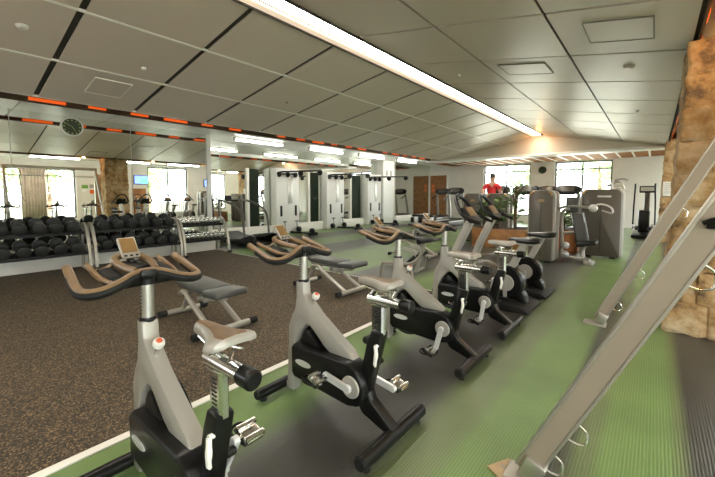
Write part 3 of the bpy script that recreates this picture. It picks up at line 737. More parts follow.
# ------------------------------------------------------------------ dumbbells and racks
def dumbbell(name, r, hl, gap, mh, mb_, hexa=False):
    t = thing(name, 'x', 'dumbbell', (0, 0, 0))
    n = 20
    for k in (-1, 1):
        T = Matrix.Translation((k*(gap/2+hl/2), 0, 0)) @ Matrix.Rotation(PI/2, 4, 'Y')
        e = r*.28
        MB().lathe([(0, -hl/2), (r*.66, -hl/2), (r*.9, -hl/2+e*.35), (r, -hl/2+e), (r, hl/2-e), (r*.9, hl/2-e*.35), (r*.66, hl/2), (0, hl/2)], T, n=n).build('head', mh, t)
    MB().cyl((-gap/2-.01, 0, 0), (gap/2+.01, 0, 0), r*.17, n=12).build('handle', mb_, t)
    return t
def rack(label, yc, L, zlo, zhi, xoff, small=False):
    t = thing('dumbbell_rack', label, 'rack', (-7.78, yc, 0), 0, 'dumbbell racks along the mirror')
    for z, x in ((zlo, .10), (zhi, -.07)):
        s = MB(); s.box((x, 0, z), (.34 if not small else .24, L-.10, .025), rot=(0, R(12), 0), bev=.005)
        s.box((x+(.17 if not small else .12), 0, z-.025), (.02, L-.10, .05), bev=.004); s.build('shelf', M['blackmatte'], t)
    for k in (-1, 1):
        u = MB(); y = k*(L/2-.02)
        u.tube([(-.16, y, zhi+.10), (-.05, y, zhi+.10), (.08, y, zhi-.03), (.19, y, zlo+.0), (.225, y, .12), (.225, y, .02)], 1, smooth=5, sec=[(.022, .034), (-.022, .034), (-.022, -.034), (.022, -.034)])
        u.tube([(-.16, y, zhi+.10), (-.20, y, zlo), (-.22, y, .03)], .025, 8, smooth=3); u.tube([(-.24, y, .03), (.25, y, .03)], .03, 8)
        u.build('upright', M['tube'], t)
        MB().cyl((.23, y, .028), (.32, y, .028), .036, n=12, bev=.006).build('foot', M['blackmatte'], t)
    return t
rack('long rack of large black dumbbells at the far left edge', 1.02, 1.58, .36, .70, 0)
rack('middle rack of large black dumbbells behind the nearest handlebar', 2.62, 1.52, .36, .70, 0)
rack('short rack of small chrome dumbbells at the end of the mirror wall', 3.93, 1.04, .36, .68, 0, True)
big = dumbbell('dumbbell', .096, .115, .175, M['dumb'], M['chrome'])
smallp = dumbbell('dumbbell', .056, .050, .13, M['chrome'], M['chrome'])
first = {}
def put(proto, key, loc, label, group, s=1, tilt=12):
    if key not in first: first[key] = 1; o = proto
    else: o = dup(proto, (0, 0, 0))
    o.location = loc; o.rotation_euler = (0, R(tilt), random.uniform(-.06, .06)); o.scale = (s, s, s)
    o['label'] = label; o['group'] = group
for rk, ys, nm in ((0, [.48+.226*k for k in range(6)], 'left rack'), (1, [2.045+.228*k for k in range(6)], 'middle rack')):
    for tier, z, x in (('lower', .485, -7.66), ('upper', .825, -7.83)):
        for k, y in enumerate(ys):
            s = .93+.02*k if rk == 0 else .92+.02*k
            put(big, 'b', (x, y, z-.008+.0*s), 'large black dumbbell on the %s tier of the %s, %s from its left end' % (tier, nm, ORD[k]), 'large black dumbbells', s)
for tier, z, x in (('lower', .432, -7.68), ('upper', .752, -7.86)):
    for k in range(9):
        put(smallp, 's', (x, 3.52+.102*k, z), 'small chrome dumbbell on the %s tier of the end rack, %s from its left end' % (tier, ORD[k]), 'small chrome dumbbells', .85+.03*((k*5) % 4))

# ------------------------------------------------------------------ clocks, signs, screens
def clock(loc, r, axis, label, rimm='white'):
    t = thing('wall_clock', label, 'clock', loc)
    T = Matrix.Rotation(PI/2, 4, 'Y') if axis == 'x' else Matrix.Rotation(PI/2, 4, 'X')
    if axis == 'y': T = Matrix.Rotation(PI/2, 4, 'X')
    MB().lathe([(r*.86, .0), (r, .005), (r, .03), (r*.9, .045), (r*.86, .03), (r*.86, .0)], T, n=32, cap=False).build('rim', M[rimm], t)
    MB().lathe([(0, .0), (r*.88, .0), (r*.88, .02), (0, .02)], T, n=32).build('face', M['clockface'], t)
    for k in range(12):
        a = 2*PI*k/12; L = .17 if k % 3 == 0 else .11
        MB().box((0, 0, 0), (r*.12, r*L, .004), rot=T @ Matrix.Rotation(a, 4, 'Z') @ Matrix.Translation((0, r*.70, .023))).build('hour_mark', M['lime'], t)
    for a, L, w in ((R(-60), .5, .05), (R(150), .62, .04)):
        MB().box((0, 0, 0), (r*w, r*L, .004), rot=T @ Matrix.Rotation(a, 4, 'Z') @ Matrix.Translation((0, r*L/2, .028))).build('hand', M['lime'], t)
clock((XM+.005, 1.78, 2.58), .17, 'x', 'round green and black clock with pale rim hung on the mirror')
clock((-3.92, YF-.005, 2.42), .16, 'y', 'small dark green wall clock between the two far windows', 'green')
o = MB().box((.29, 13.055, 1.49), (.26, .012, .40), bev=.002).build('notice', M['paper']); tag(o, 'white paper notice fixed to the far stone pillar', 'notice')
l_ = MB()
for k in range(6): l_.box((.29-.02*(k % 2), 13.048, 1.63-.05*k), (.19-.04*(k % 2), .002, .012))
l_.build('text_line', M['ink'], o)
def plate(name, y0, y1, z0, z1, m, label, cat, group=None):
    o = MB().box((XR-.0105, (y0+y1)/2, (z0+z1)/2), (.02, y1-y0, z1-z0), bev=.003).build(name, M[m]); return tag(o, label, cat, group)
plate('sign', 4.45, 4.68, 1.60, 1.75, 'greensign', 'green sign on window side wall, upper one seen in the left mirror', 'sign', 'small signs by the window')
plate('sign', 4.74, 4.88, 1.62, 1.78, 'ink', 'grey sign beside the green sign on window side wall, seen in the mirror', 'sign', 'small signs by the window')
plate('sign', 4.74, 4.90, 1.36, 1.54, 'orangesign', 'orange sign on window side wall seen in the left mirror', 'sign', 'small signs by the window')
plate('sign', 4.46, 4.66, 1.42, 1.50, 'paper', 'small white sign under the green sign seen in the left mirror', 'sign', 'small signs by the window')
plate('poster', 9.5, 10.0, 1.45, 1.85, 'paper', 'white poster on window side wall above the weight machine, seen in the mirror', 'poster')
t = thing('television', 'small wall television with blue and green picture seen in the mirror', 'television', (XR-.006, 6.85, 2.05))
b_ = MB().box((-.02, 0, 0), (.05, .66, .46), bev=.008).build('body', M['black'], t)
MB().box((-.048, 0, 0), (.006, .60, .40)).build('screen', M['tvblue'], t)
MB().box((-.053, .12, -.06), (.004, .32, .24)).build('picture', M['tvglow'], t)
t = thing('television', 'small blue screen on window side wall reflected in the narrow recessed mirror', 'television', (XR-.006, 10.35, 1.95))
MB().box((-.02, 0, 0), (.05, .62, .42), bev=.008).build('body', M['black'], t); MB().box((-.048, 0, 0), (.006, .56, .36)).build('screen', M['tvblue'], t)

# ------------------------------------------------------------------ cable stations
def cable_station(label, y):
    t = thing('cable_station', label, 'cable machine', (-9.60, y, 0), 0, 'white cable stations along the recessed mirror')
    MB().box((-.16, 0, 1.11), (.32, .98, 2.20), bev=.02).build('cabinet', M['cream'], t)
    s = MB()
    s.box((.003, .10, 1.50), (.012, .20, .95), bev=.003); s.build('stack_panel', M['steel'], t)
    for yy in (-.30, .33):
        MB().box((.004, yy, .78), (.02, .09, .36), bev=.008).build('cable_slot', M['black'], t)
    a = MB(); a.tube([(-.10, -.38, 2.06), (.2, -.36, 2.08), (1.75, -.18, 2.06)], .026, 10)
    a.tube([(.0, -.30, 2.02), (.0, .38, 2.04)], .03, 10); a_ = a.build('top_arm', M['black'], t)
    for x, yy in ((.04, -.40), (.06, -.05), (.06, .28), (.95, -.27), (1.72, -.18)):
        p = MB(); p.cyl((x, yy-.04, 2.0), (x, yy+.04, 2.0), .09, n=18, bev=.015); p.box((x, yy, 2.02), (.10, .12, .10), bev=.02); p.build('pulley', M['black'], t)
    c = MB(); c.tube([(1.72, -.18, 1.98), (1.72, -.18, 1.78)], .006, 6).tube([(.06, -.05, 1.95), (.05, -.05, .95)], .005, 6); c.build('cable', M['ink'], t)
    b = MB(); b.tube([(.0, .10, .05), (1.05, .18, .05)], .035, 10).cyl((1.0, .0, .05), (1.0, .38, .05), .05, n=14, bev=.01); b.build('floor_arm', M['black'], t)
    for x, yy in ((.10, -.28), (.12, .36), (.98, .18)):
        p = MB(); p.cyl((x, yy-.05, .13), (x, yy+.05, .13), .10, n=18, bev=.015); p.build('floor_pulley', M['black'], t)
    for yy in (-.22, .30):
        h = MB(); h.tube([(.10, yy, .22), (.08, yy, .42)], .012, 8); h.cyl((.09, yy-.07, .42), (.09, yy+.07, .42), .018, n=10); h.build('handle', M['black'], t)
    return t
cs = cable_station('white cable station nearest the chrome dumbbells, with black overhead arm', 7.88)
c2 = dup(cs, (-9.60, 10.25, 0), 0, 'white cable station in the middle of the three, black overhead arm')
c3 = dup(cs, (-9.60, 12.78, 0), 0, 'white cable station farthest away, beside the white column')

# ------------------------------------------------------------------ treadmills
def treadmill(label, loc, rz, side='black', name='treadmill'):
    """runner faces +y"""
    t = thing(name, label, 'treadmill', loc, rz, 'treadmills')
    b = MB(); b.box((0, 0, .11), (.76, 1.75, .14), bev=.03); b.box((0, .78, .18), (.74, .36, .16), bev=.05); b.build('deck', M['taupe'], t)
    MB().box((0, -.10, .185), (.50, 1.42, .012), bev=.003).build('belt', M['blackmatte'], t)
    for k in (-1, 1):
        MB().box((k*.32, -.08, .19), (.11, 1.40, .02), bev=.005).build('side_rail', M['steel'], t)
        u = MB(); u.tube([(k*.36, .72, .18), (k*.34, .62, .70), (k*.32, .48, 1.22)], 1, smooth=3, sec=[(.03, .05), (-.03, .05), (-.03, -.05), (.03, -.05)]); u.build('upright', M['frame'], t)
        MB().tube([(k*.33, .50, 1.14), (k*.35, .22, 1.05), (k*.35, .02, 1.0)], .022, 10, smooth=3).build('handrail', M['black'], t)
    c = MB(); T = Matrix.Translation((0, .48, 1.32)) @ Matrix.Rotation(R(-28), 4, 'X')
    c.loft([[(T @ Vector((x*1.0, y*d, z*h))) for x, y, z in [(xx, math.cos(2*PI*k/12)*.06, math.sin(2*PI*k/12)*.15) for k in range(12)]] for xx, d, h in ((-.40, .4, .18), (-.38, .7, .48), (-.32, .9, .78), (-.20, 1, 1.0), (0, 1.1, 1.08), (.20, 1, 1.0), (.32, .9, .78), (.38, .7, .48), (.40, .4, .18))])
    c_ = c.build('console', M['padblack'], t)
    MB().box((0, 0, 0), (.40, .006, .18), rot=T @ Matrix.Translation((0, -.065, .01)), bev=.002).build('screen', M['taupe'], c_)
    return t
tm = treadmill('treadmill standing in front of the brown door', (-8.25, 16.2, 0), 0)
dup(tm, (-6.75, 14.4, 0), 0, 'treadmill with pale console right of the brown door, before the tan machines')
dup(tm, (-4.12, 12.0, 0), 0, 'treadmill carrying the runner in the red shirt')
dup(tm, (-3.14, 11.62, 0), 0, 'treadmill with large console in front of the left far window and plants')
dup(tm, (-2.15, 12.5, 0), 0, 'treadmill behind the large grey weight machine, under the right far window')
dup(tm, (-2.95, 13.75, 0), 0, 'treadmill behind the narrow grey weight machine, below the far wall clock')
for o in COL.objects:
    if o.get('category') == 'treadmill' and o.name.startswith('treadmill'): o.scale = (1, 1, 1.12)
# curved treadmill in the recess
t = thing('curved_treadmill', 'black curved treadmill with hooped rail beside the chrome dumbbells', 'treadmill', (-8.45, 5.45, 0), R(0))
s = MB(); prof = [(-.95, .10), (-.95, .28), (-.6, .20), (-.1, .17), (.4, .22), (.85, .34), (.95, .30), (.95, .08)]
s.prism(prof, -.40, -.30, bev=.015).prism(prof, .30, .40, bev=.015).box((0, 0, .07), (1.7, .6, .08), bev=.01); s.build('side_frame', M['black'], t)
bl = MB()
P_ = [(-.93, .27), (-.6, .215), (-.1, .185), (.4, .235), (.84, .345)]
for k in range(28):
    u = k/27*4; i = min(int(u), 3); f_ = u-i
    x = P_[i][0]+(P_[i+1][0]-P_[i][0])*f_; z = P_[i][1]+(P_[i+1][1]-P_[i][1])*f_
    bl.box((x, 0, z), (.055, .58, .02), bev=.004)
bl.build('belt', M['pad'], t)
for k in (-1, 1):
    r_ = MB(); r_.tube([(.55, k*.37, .25), (.45, k*.38, .80), (.10, k*.38, 1.05), (-.55, k*.36, 1.18), (-.80, k*.30, 1.16)], .028, 10, smooth=4); r_.tube([(-.62, k*.37, .20), (-.66, k*.37, .70), (-.72, k*.33, 1.17)], .03, 10); r_.build('rail', M['taupe'], t)
cc = MB(); cc.tube([(-.80, -.30, 1.16), (-.84, 0, 1.17), (-.80, .30, 1.16)], .026, 10); cc.box((-.82, 0, 1.24), (.05, .20, .14), rot=(0, R(-15), 0), bev=.02); cc.build('console', M['black'], t)

# ------------------------------------------------------------------ weight machines
def rrect(w, h, r, n=6, x0=0, z0=0):
    out = []
    for cx, cz, a0 in ((w/2-r, h-r, 0), (-w/2+r, h-r, 90), (-w/2+.04, .04, 180), (w/2-.04, .04, 270)):
        rr = r if a0 < 180 else .04
        for k in range(n+1):
            a = R(a0+90*k/n); out.append((x0+cx+rr*math.cos(a), z0+cz+rr*math.sin(a)))
    return out
def weight_tower(name, label, loc, w, h, d, rz=0, logo='pill', top='bronze'):
    t = thing(name, label, 'weight machine', loc, rz, 'shrouded weight machines')
    MB().prism(rrect(w, h-.04, .10, z0=.04), -d/2, d/2, bev=.012).build('shroud', M['taupe'], t)
    e = MB(); e.prism(rrect(w+.07, h-.02, .12, z0=.03), -d/2+.05, -d/2+.16, bev=.02); e.prism(rrect(w+.07, h-.02, .12, z0=.03), d/2-.16, d/2-.05, bev=.02); e.build('edge_band', M['frame'], t)
    MB().box((0, -d/2-.002, h*.44), (.02, .012, h*.72), bev=.003).build('groove', M['tauped'], t)
    g = MB()
    if logo == 'pill': g.tube([(.055*math.cos(2*PI*k/20), -d/2-.006, h-.19+.022*math.sin(2*PI*k/20)) for k in range(20)], .006, 6, closed=True); g.box((0, -d/2-.006, h-.19), (.06, .004, .012))
    else: g.box((.05, -d/2-.006, h-.14), (.24, .006, .035), bev=.002)
    g.build('emblem', M['bronze'] if logo == 'pill' else M['badge'], t)
    for k in (-1, 1):
        b = MB(); a0, a1 = (R(8), R(80)) if k > 0 else (R(100), R(172))
        if not (logo == 'pill' or k < 0): continue
        b.tube([(k*(w/2-.10)+.085*math.cos(a0+(a1-a0)*i/6), -d/2-.002, h-.10+.085*math.sin(a0+(a1-a0)*i/6)) for i in range(7)], .018, 6)
        b.build('corner_trim', M[top], t)
    f = MB()
    for k in (-1, 1): f.box((k*w*.32, 0, .02), (.10, d*.9, .05), bev=.01)
    f.build('foot', M['black'], t)
    return t
weight_tower('weight_machine', 'narrow tall grey shrouded weight machine with bronze corners and oval emblem', (-1.72, 8.0, 0), .42, 1.41, .55)
weight_tower('weight_machine', 'wide tall grey shrouded weight machine with pale edge, right of the seat', (-.86, 9.3, 0), .68, 1.44, .55, logo='word')
weight_tower('weight_machine', 'tan topped weight machine behind hoop consoles, left of the red shirted runner', (-3.95, 10.1, 0), .50, 1.36, .5, top='bronze')
weight_tower('weight_machine', 'tan topped weight machine behind hoop consoles, below the red shirted runner', (-3.35, 10.3, 0), .55, 1.36, .5, top='bronze')
weight_tower('weight_machine', 'grey weight machine reflected in the mirror beside the window', (1.9, 9.6, 0), .75, 1.5, .5, rz=R(-90))
# lever arms and bits above the wide machine
t = thing('press_station', 'grey padded shoulder press seat with curved handles between the weight machines', 'weight machine', (-1.11, 8.2, 0), 0, 'shrouded weight machines')
bk_ = MB().box((0, 0, .70), (.23, .07, .60), rot=(R(-8), R(-11), 0), bev=.03, seg=3).build('backrest', M['pad'], t)
MB().tube([(-.165, -.03, .98), (.04, -.03, .98), (.155, .02, .42), (-.045, .02, .42)], .010, 6, closed=True).build('piping', M['badge'], bk_)
MB().box((-.16, .12, 1.13), (.24, .06, .32), rot=(R(-6), 0, 0), bev=.03, seg=3).build('head_pad', M['pad'], t)
MB().box((.14, -.10, .40), (.34, .34, .08), rot=(0, R(-12), 0), bev=.03, seg=3).build('seat', M['padblack'], t)
f = MB(); f.tube([(-.34, .10, .06), (-.32, .08, .40), (-.33, .08, .95), (-.2, .05, 1.05)], .034, 10, smooth=4); f.tube([(-.34, .10, .07), (.20, -.10, .07)], .04, 8); f.tube([(.06, .05, .10), (.05, .03, .26), (.12, -.08, .36)], .045, 8, smooth=3); f.tube([(-.33, .08, .55), (-.02, .06, .60)], .03, 8); f.box((.18, -.10, .03), (.16, .30, .06), bev=.015)
f.build('frame', M['frame'], t)
f = MB(); f.tube([(-.40, -.05, 1.02), (-.25, -.10, 1.10), (.05, -.10, 1.10), (.18, -.12, 1.08)], .027, 10, smooth=4); f.tube([(.18, -.12, 1.10), (.34, -.15, 1.16), (.50, -.20, 1.10), (.52, -.22, 1.0), (.36, -.18, 1.04)], .018, 10, smooth=4); f.build('press_arm', M['steel'], t)
for p in ((.22, -.13, 1.08), (-.25, .0, .14), (-.24, -.02, .32)): MB().ell(p, (.075, .06, .075), 14).build('round_cap', M['badge'], t)
t = thing('lever_arm', 'chrome lever assembly rising above the wide grey weight machine', 'weight machine', (-.62, 9.75, 0), 0)
f = MB(); f.box((0, 0, .74), (.10, .10, 1.48), bev=.02); f.build('post', M['frame'], t)
f = MB(); f.tube([(-.12, 0, 1.48), (-.1, 0, 1.62), (.05, 0, 1.68), (.16, 0, 1.64)], .026, 10, smooth=4); f.tube([(.1, .0, 1.46), (.0, 0, 1.62), (-.22, 0, 1.52)], .026, 10, smooth=4); f.box((0, 0, 1.54), (.18, .06, .06), bev=.01); f.build('lever', M['steel'], t)

# elliptical near the far stone pillar
t = thing('elliptical_trainer', 'black elliptical trainer with upright poles against the far right wall', 'elliptical trainer', (-.25, 14.5, 0))
f = MB(); f.box((0, 0, .06), (.55, 1.6, .10), bev=.03); f.box((0, .55, .45), (.30, .35, .75), bev=.06); f.build('base', M['black'], t)
f = MB(); f.box((.06, .50, 1.05), (.14, .12, .75), bev=.03); f.build('mast', M['taupe'], t)
c_ = MB().box((.06, .46, 1.50), (.42, .07, .22), rot=(R(-15), 0, 0), bev=.02).build('console', M['black'], t)
MB().box((.06, .42, 1.51), (.34, .01, .13), rot=(R(-15), 0, 0)).build('screen', M['badge'], c_)
for k in (-1, 1):
    MB().tube([(k*.28, .38, .35), (k*.27, .36, 1.0), (k*.25, .20, 1.5), (k*.25, .22, 1.68)], .024, 10, smooth=4).build('arm_pole', M['black'], t)
    MB().box((k*.20, -.15, .28), (.16, .40, .06), rot=(R(8), 0, 0), bev=.02).build('foot_plate', M['black'], t)
    MB().tube([(k*.22, -.60, .22), (k*.22, .4, .36)], .03, 8).build('side_link', M['steel'], t)

# small racks of black weights by the door
t = thing('weight_bench', 'low black bench with round weights before the brown door', 'bench', (-7.6, 13.6, 0), 0)
MB().box((0, 0, .42), (1.0, .32, .09), bev=.03).build('pad', M['padblack'], t)
f = MB(); f.box((-.38, 0, .20), (.06, .30, .38), bev=.01).box((.38, 0, .20), (.06, .30, .38), bev=.01); f.build('frame', M['tube'], t)
for i, (x, y, lab) in enumerate(((-8.75, 14.9, 'left'), (-8.30, 15.0, 'right'))):
    o = dumbbell('dumbbell', .13, .16, .14, M['dumb'], M['chrome']); o.location = (x, y, .13); o.rotation_euler = (0, 0, R(20)); o['label'] = 'big black dumbbell lying on the floor near the brown door, %s one of a pair' % lab; o['group'] = 'floor dumbbells'

# ------------------------------------------------------------------ planters and plants
def planter(label, loc, w, d, h):
    t = thing('planter_box', label, 'planter', loc, 0, 'orange timber planters')
    MB().box((0, 0, h/2), (w, d, h), bev=.012).build('box', M['orangewood'] if w < 1 else M['wood'], t); MB().box((0, 0, h-.005), (w-.06, d-.06, .03)).build('soil', M['soil'], t)
def plant(label, loc, h, n, spread, blade=.035, lean=.5):
    t = thing('potted_plant', label, 'plant', loc, 0, 'plants in the planters')
    s = MB(); lf = MB(); rnd = random.Random(int(loc[0]*100+loc[1]*10))
    for k in range(max(3, n//12)):
        a = rnd.uniform(0, 2*PI); r_ = spread*.3*rnd.random()
        s.tube([(0, 0, 0), (r_*.5*math.cos(a), r_*.5*math.sin(a), h*.5), (r_*math.cos(a), r_*math.sin(a), h*.85)], [.014, .010, .006], 6, smooth=2)
    s.build('stem', M['bark'], t)
    for k in range(n):
        a = rnd.uniform(0, 2*PI); z = h*(.15+.8*rnd.random()); L = spread*(.6+.5*rnd.random()); up = rnd.uniform(.1, .9)
        d = Vector((math.cos(a), math.sin(a), up)).normalized(); side = d.cross(Vector((0, 0, 1))).normalized(); p = Vector((.04*math.cos(a), .04*math.sin(a), z)); b = blade*(.7+.6*rnd.random())
        p1 = p+d*L*.5; p2 = p+d*L-Vector((0, 0, L*lean*.4))
        lf.quad(p, p1+side*b, p2, p1-side*b)
    lf.build('foliage', M['leaf'], t); return t
planter('orange timber planter between the weight machines, behind press seat', (-1.62, 9.6, 0), .60, .5, .52)
plant('leafy plant in the orange planter behind the press seat', (-1.62, 9.6, .52), .35, 60, .28, .05)
planter('brown timber planter behind hoop consoles with tall plants', (-3.0, 9.3, 0), 1.3, .45, .48)
plant('tall spiky palm plant rising in front of the left far window', (-2.64, 9.3, .475), 1.28, 110, .36, .030)
plant('bushy green plant in the brown planter, left of the spiky palm', (-3.42, 9.3, .475), .66, 80, .24, .04)
plant('bushy green plant in the brown planter, between the spiky palm and the other bush', (-3.02, 9.3, .475), .80, 80, .24, .04)

# ------------------------------------------------------------------ person running
def person(loc, rz):
    root = thing('person', 'person in a red t-shirt running on a treadmill before the left far window', 'person', loc, rz)
    J = {'pel': ((0, 0, .98), .135), 'wa': ((0, .02, 1.13), .12), 'ch': ((0, .04, 1.33), .145), 'ub': ((0, .05, 1.45), .12), 'nk': ((0, .06, 1.54), .06), 'h0': ((0, .075, 1.62), .075), 'h1': ((0, .085, 1.70), .095), 'h2': ((0, .08, 1.78), .075)}
    E_ = [('pel', 'wa'), ('wa', 'ch'), ('ch', 'ub'), ('ub', 'nk'), ('nk', 'h0'), ('h0', 'h1'), ('h1', 'h2')]
    for sd, k in (('l', -1), ('r', 1)):
        J['s'+sd] = ((k*.19, .05, 1.45), .07); f = .12*k
        J['e'+sd] = ((k*.27, -.08+f, 1.20), .048); J['w'+sd] = ((k*.22, .16+f, 1.18+.03*k), .034); J['hd'+sd] = ((k*.20, .24+f, 1.20+.03*k), .036)
        J['hp'+sd] = ((k*.10, 0, .92), .10); J['kn'+sd] = ((k*.105, .16 if k > 0 else -.02, .53), .062)
        J['an'+sd] = ((k*.105, .0 if k > 0 else -.22, .14 if k > 0 else .22), .04); J['ft'+sd] = ((k*.105, .14 if k > 0 else -.14, .06 if k > 0 else .10), .036)
        E_ += [('ub', 's'+sd), ('s'+sd, 'e'+sd), ('e'+sd, 'w'+sd), ('w'+sd, 'hd'+sd), ('pel', 'hp'+sd), ('hp'+sd, 'kn'+sd), ('kn'+sd, 'an'+sd), ('an'+sd, 'ft'+sd)]
    def skin(name, keys, edges, grow, m, parent, sub=2, over=None):
        ks = [k for k in J if k in keys]; ix = {k: i for i, k in enumerate(ks)}
        me = bpy.data.meshes.new(name); pos = {k: J[k][0] for k in ks}
        if over: pos.update({k: v for k, v in over.items() if k in ks})
        me.from_pydata([pos[k] for k in ks], [(ix[a], ix[b]) for a, b in edges if a in ix and b in ix], [])
        o = bpy.data.objects.new(name, me); COL.objects.link(o); o.parent = parent
        md = o.modifiers.new('skin', 'SKIN'); md.use_smooth_shade = True
        for k in ks:
            sv = me.skin_vertices[0].data[ix[k]]; r_ = J[k][1]+grow; sv.radius = (r_, r_*(.75 if k in ('wa', 'ch', 'ub', 'pel') else 1)); sv.use_root = (k == ks[0])
        s2 = o.modifiers.new('sub', 'SUBSURF'); s2.levels = sub; s2.render_levels = sub
        me.materials.append(m); return o
    body = skin('body', list(J), E_, 0, M['skin'], root)
    Lp = lambda a, b, t: tuple(J[a][0][i]+(J[b][0][i]-J[a][0][i])*t for i in range(3))
    skin('shirt', ['pel', 'wa', 'ch', 'ub', 'sl', 'sr', 'el', 'er'], E_, .016, M['shirt'], root, 2, {'el': Lp('sl', 'el', .7), 'er': Lp('sr', 'er', .7)})
    skin('shorts', ['pel', 'hpl', 'hpr', 'knl', 'knr'], E_, .022, M['shorts'], root, 2, {'knl': Lp('hpl', 'knl', .8), 'knr': Lp('hpr', 'knr', .8)})
    h = MB(); h.ell((0, .065, 1.755), (.088, .10, .085), 16); h.build('hair', M['hair'], root)
    fc = MB(); fc.ell((0, .19, 1.69), (.014, .02, .022), 8); fc.ell((-.092, .08, 1.69), (.012, .02, .03), 8); fc.ell((.092, .08, 1.69), (.012, .02, .03), 8); fc.build('nose_and_ears', M['skin'], root)
    ey = MB(); ey.ell((-.035, .172, 1.71), (.012, .008, .008), 8); ey.ell((.035, .172, 1.71), (.012, .008, .008), 8); ey.build('eyes', M['hair'], root)
    MB().ell((0, .172, 1.645), (.025, .008, .007), 8).build('mouth', M['shirt'], root)
    for sd, k in (('l', -1), ('r', 1)):
        w = Vector(J['hd'+sd][0])
        fg = MB()
        for q in range(4): fg.tube([w+Vector((k*(.018-.012*q), .0, .012-.006*q)), w+Vector((k*(.02-.012*q), .05, .01-.006*q)), w+Vector((k*(.005-.01*q), .06, -.025-.004*q))], .009, 6, smooth=2)
        fg.tube([w+Vector((-k*.02, -.02, .01)), w+Vector((-k*.035, .02, .02))], .010, 6); fg.build('fingers', M['skin'], root)
        a = Vector(J['ft'+sd][0])
        MB().ell(a+Vector((0, -.04, -.015)), (.05, .14, .045), 12).build('shoe', M['white'], root)
person((-4.12, 11.85, .19), 0)

# ------------------------------------------------------------------ suspension rig at the right
t = thing('training_rig', 'tall grey steel suspension frame with slanted legs by the stone pillar', 'training rig', (0, 0, 0))
for y, ringz, feet in ((1.75, (.16, .34, 1.08), 1), (4.38, (.25, .60, 1.2), 0)):
    g = MB(); x0, x1, zt = (-.415 if feet else -.40), (.67 if feet else .65), 2.30
    ax = Vector((x1-x0, 0, zt-.06)).normalized(); nx = Vector((-ax.z, 0, ax.x))
    L = math.hypot(x1-x0, zt-.06); T = Matrix.Translation(((x0+x1)/2, y, (zt+.06)/2)) @ Matrix.Rotation(math.atan2(x1-x0, zt-.06), 4, 'Y')
    g.box((0, 0, 0), (.082, .055, L), rot=T); leg = g.build('slanted_leg', mat('rig_paint', (.29, .24, .185), .4, .1), t)
    e = MB()
    for k in (-1, 1): e.box((0, 0, 0), (.012, .064, L), rot=T @ Matrix.Translation((k*.045, 0, 0)), bev=.003)
    e.build('edge_rail', M['tube'], leg)
    f = MB(); f.box((x0-.03, y-.0, .012), (.20 if not feet else .12, .13, .024), bev=.004); f.build('foot_plate', M['tube'], leg)
    c = MB(); c.box((0, 0, 0), (.09, .085, .10), rot=Matrix.Translation((x0+.03, y-.005, .085)) @ Matrix.Rotation(R(23), 4, 'Y'), bev=.008); c.build('clamp', M['steel'], leg)
    for z in ringz:
        fx = x0+(x1-x0)*(z-.06)/(zt-.06); p = Vector((fx, y, z))-nx*.054
        rg = MB(); o1 = -nx; 
        rg.tube([p+ax*.045, p+ax*.035+o1*.035, p-ax*.01+o1*.055, p-ax*.035+o1*.035, p-ax*.045], .005, 8, smooth=4); rg.build('ring_hook', M['chrome'], leg)
    v = MB(); v.box((.69, y, 1.17), (.09, .055, 2.34), bev=.004); v.box((.69, y, .015), (.22, .14, .03)); v.build('upright_leg', M['tube'], t)
tb = MB(); tb.box((.67, 3.06, 2.33), (.10, 2.75, .10), bev=.008); tb.box((.20, 1.75, 2.20), (.0, .0, .0) if False else (.01, .01, .01)); tb.build('top_beam', M['tube'], t)
bb = MB(); bb.tube([(.67, 1.75, 2.02), (.67, 4.38, 2.02)], .022, 10); bb.build('cross_bar', M['steel'], t)
for y in (2.15, 2.9, 3.6):
    s = MB(); s.tube([(.64, y, 2.30), (.62, y, 1.9), (.63, y+.03, 1.25)], .010, 6, smooth=3); s_ = s.build('strap', M['black'], t)
    h = MB(); h.tube([(.63, y+.03, 1.25), (.63, y-.05, 1.10), (.63, y+.11, 1.10), (.63, y+.03, 1.25)], .010, 6); h.build('strap_handle', M['black'], s_)
cl_ = MB(); cl_.box((.165, 1.715, 1.245), (.05, .02, .03), bev=.006); cl_.tube([(.13, 1.70, 1.25), (.165, 1.695, 1.265), (.20, 1.70, 1.25)], .008, 8, smooth=3); cl_.build('quick_clip', M['black'], t)
o = MB().box((-.50, 1.745, .006), (.12, .14, .008), rot=(0, 0, R(-28)), bev=.002).build('floor_tag', M['woodtag']); tag(o, 'small plywood tag on the green floor at foot of the near slanted leg', 'tag')
lm = MB()
for k in range(5): lm.box((-.50+.014*(k-2), 1.745-.0075*(k-2), .0112), (.010, .022, .001), rot=(0, 0, R(-28)))
lm.build('lettering', M['ink'], o)

# more exercise bikes by the windows (seen in the mirror)
for i, (x, y, lab) in enumerate(((1.7, 6.4, 'first'), (1.7, 7.7, 'second'), (1.7, 9.0-.35, 'third'))):
    dup(u1, (x, y, 0), R(180), 'upright bike by the window side, %s from the near stone pillar, seen in the mirror' % lab, 'bikes by the windows')
t = thing('radiator', 'white ribbed radiator under the window seen in the left mirror', 'radiator', (XR-.06, 8.3, -.045))
r_ = MB()
for k in range(14): r_.box((0, -.65+.1*k, .52), (.09, .07, .95), bev=.02)
r_.build('rib', M['white'], t); MB().box((0, 0, .08), (.06, 1.4, .06), bev=.01).box((0, 0, .95), (.06, 1.4, .05), bev=.01).build('header', M['white'], t)
t = thing('curtain', 'pinkish drawn curtain between the windows seen in the left mirror', 'curtain', (XR-.10, 2.85, 0))
c = MB(); n = 40; rings = []
for z in (.05, 1.2, 2.45): rings.append([(.05*math.sin(k*1.3), -.40+.8*k/n, z) for k in range(n+1)])
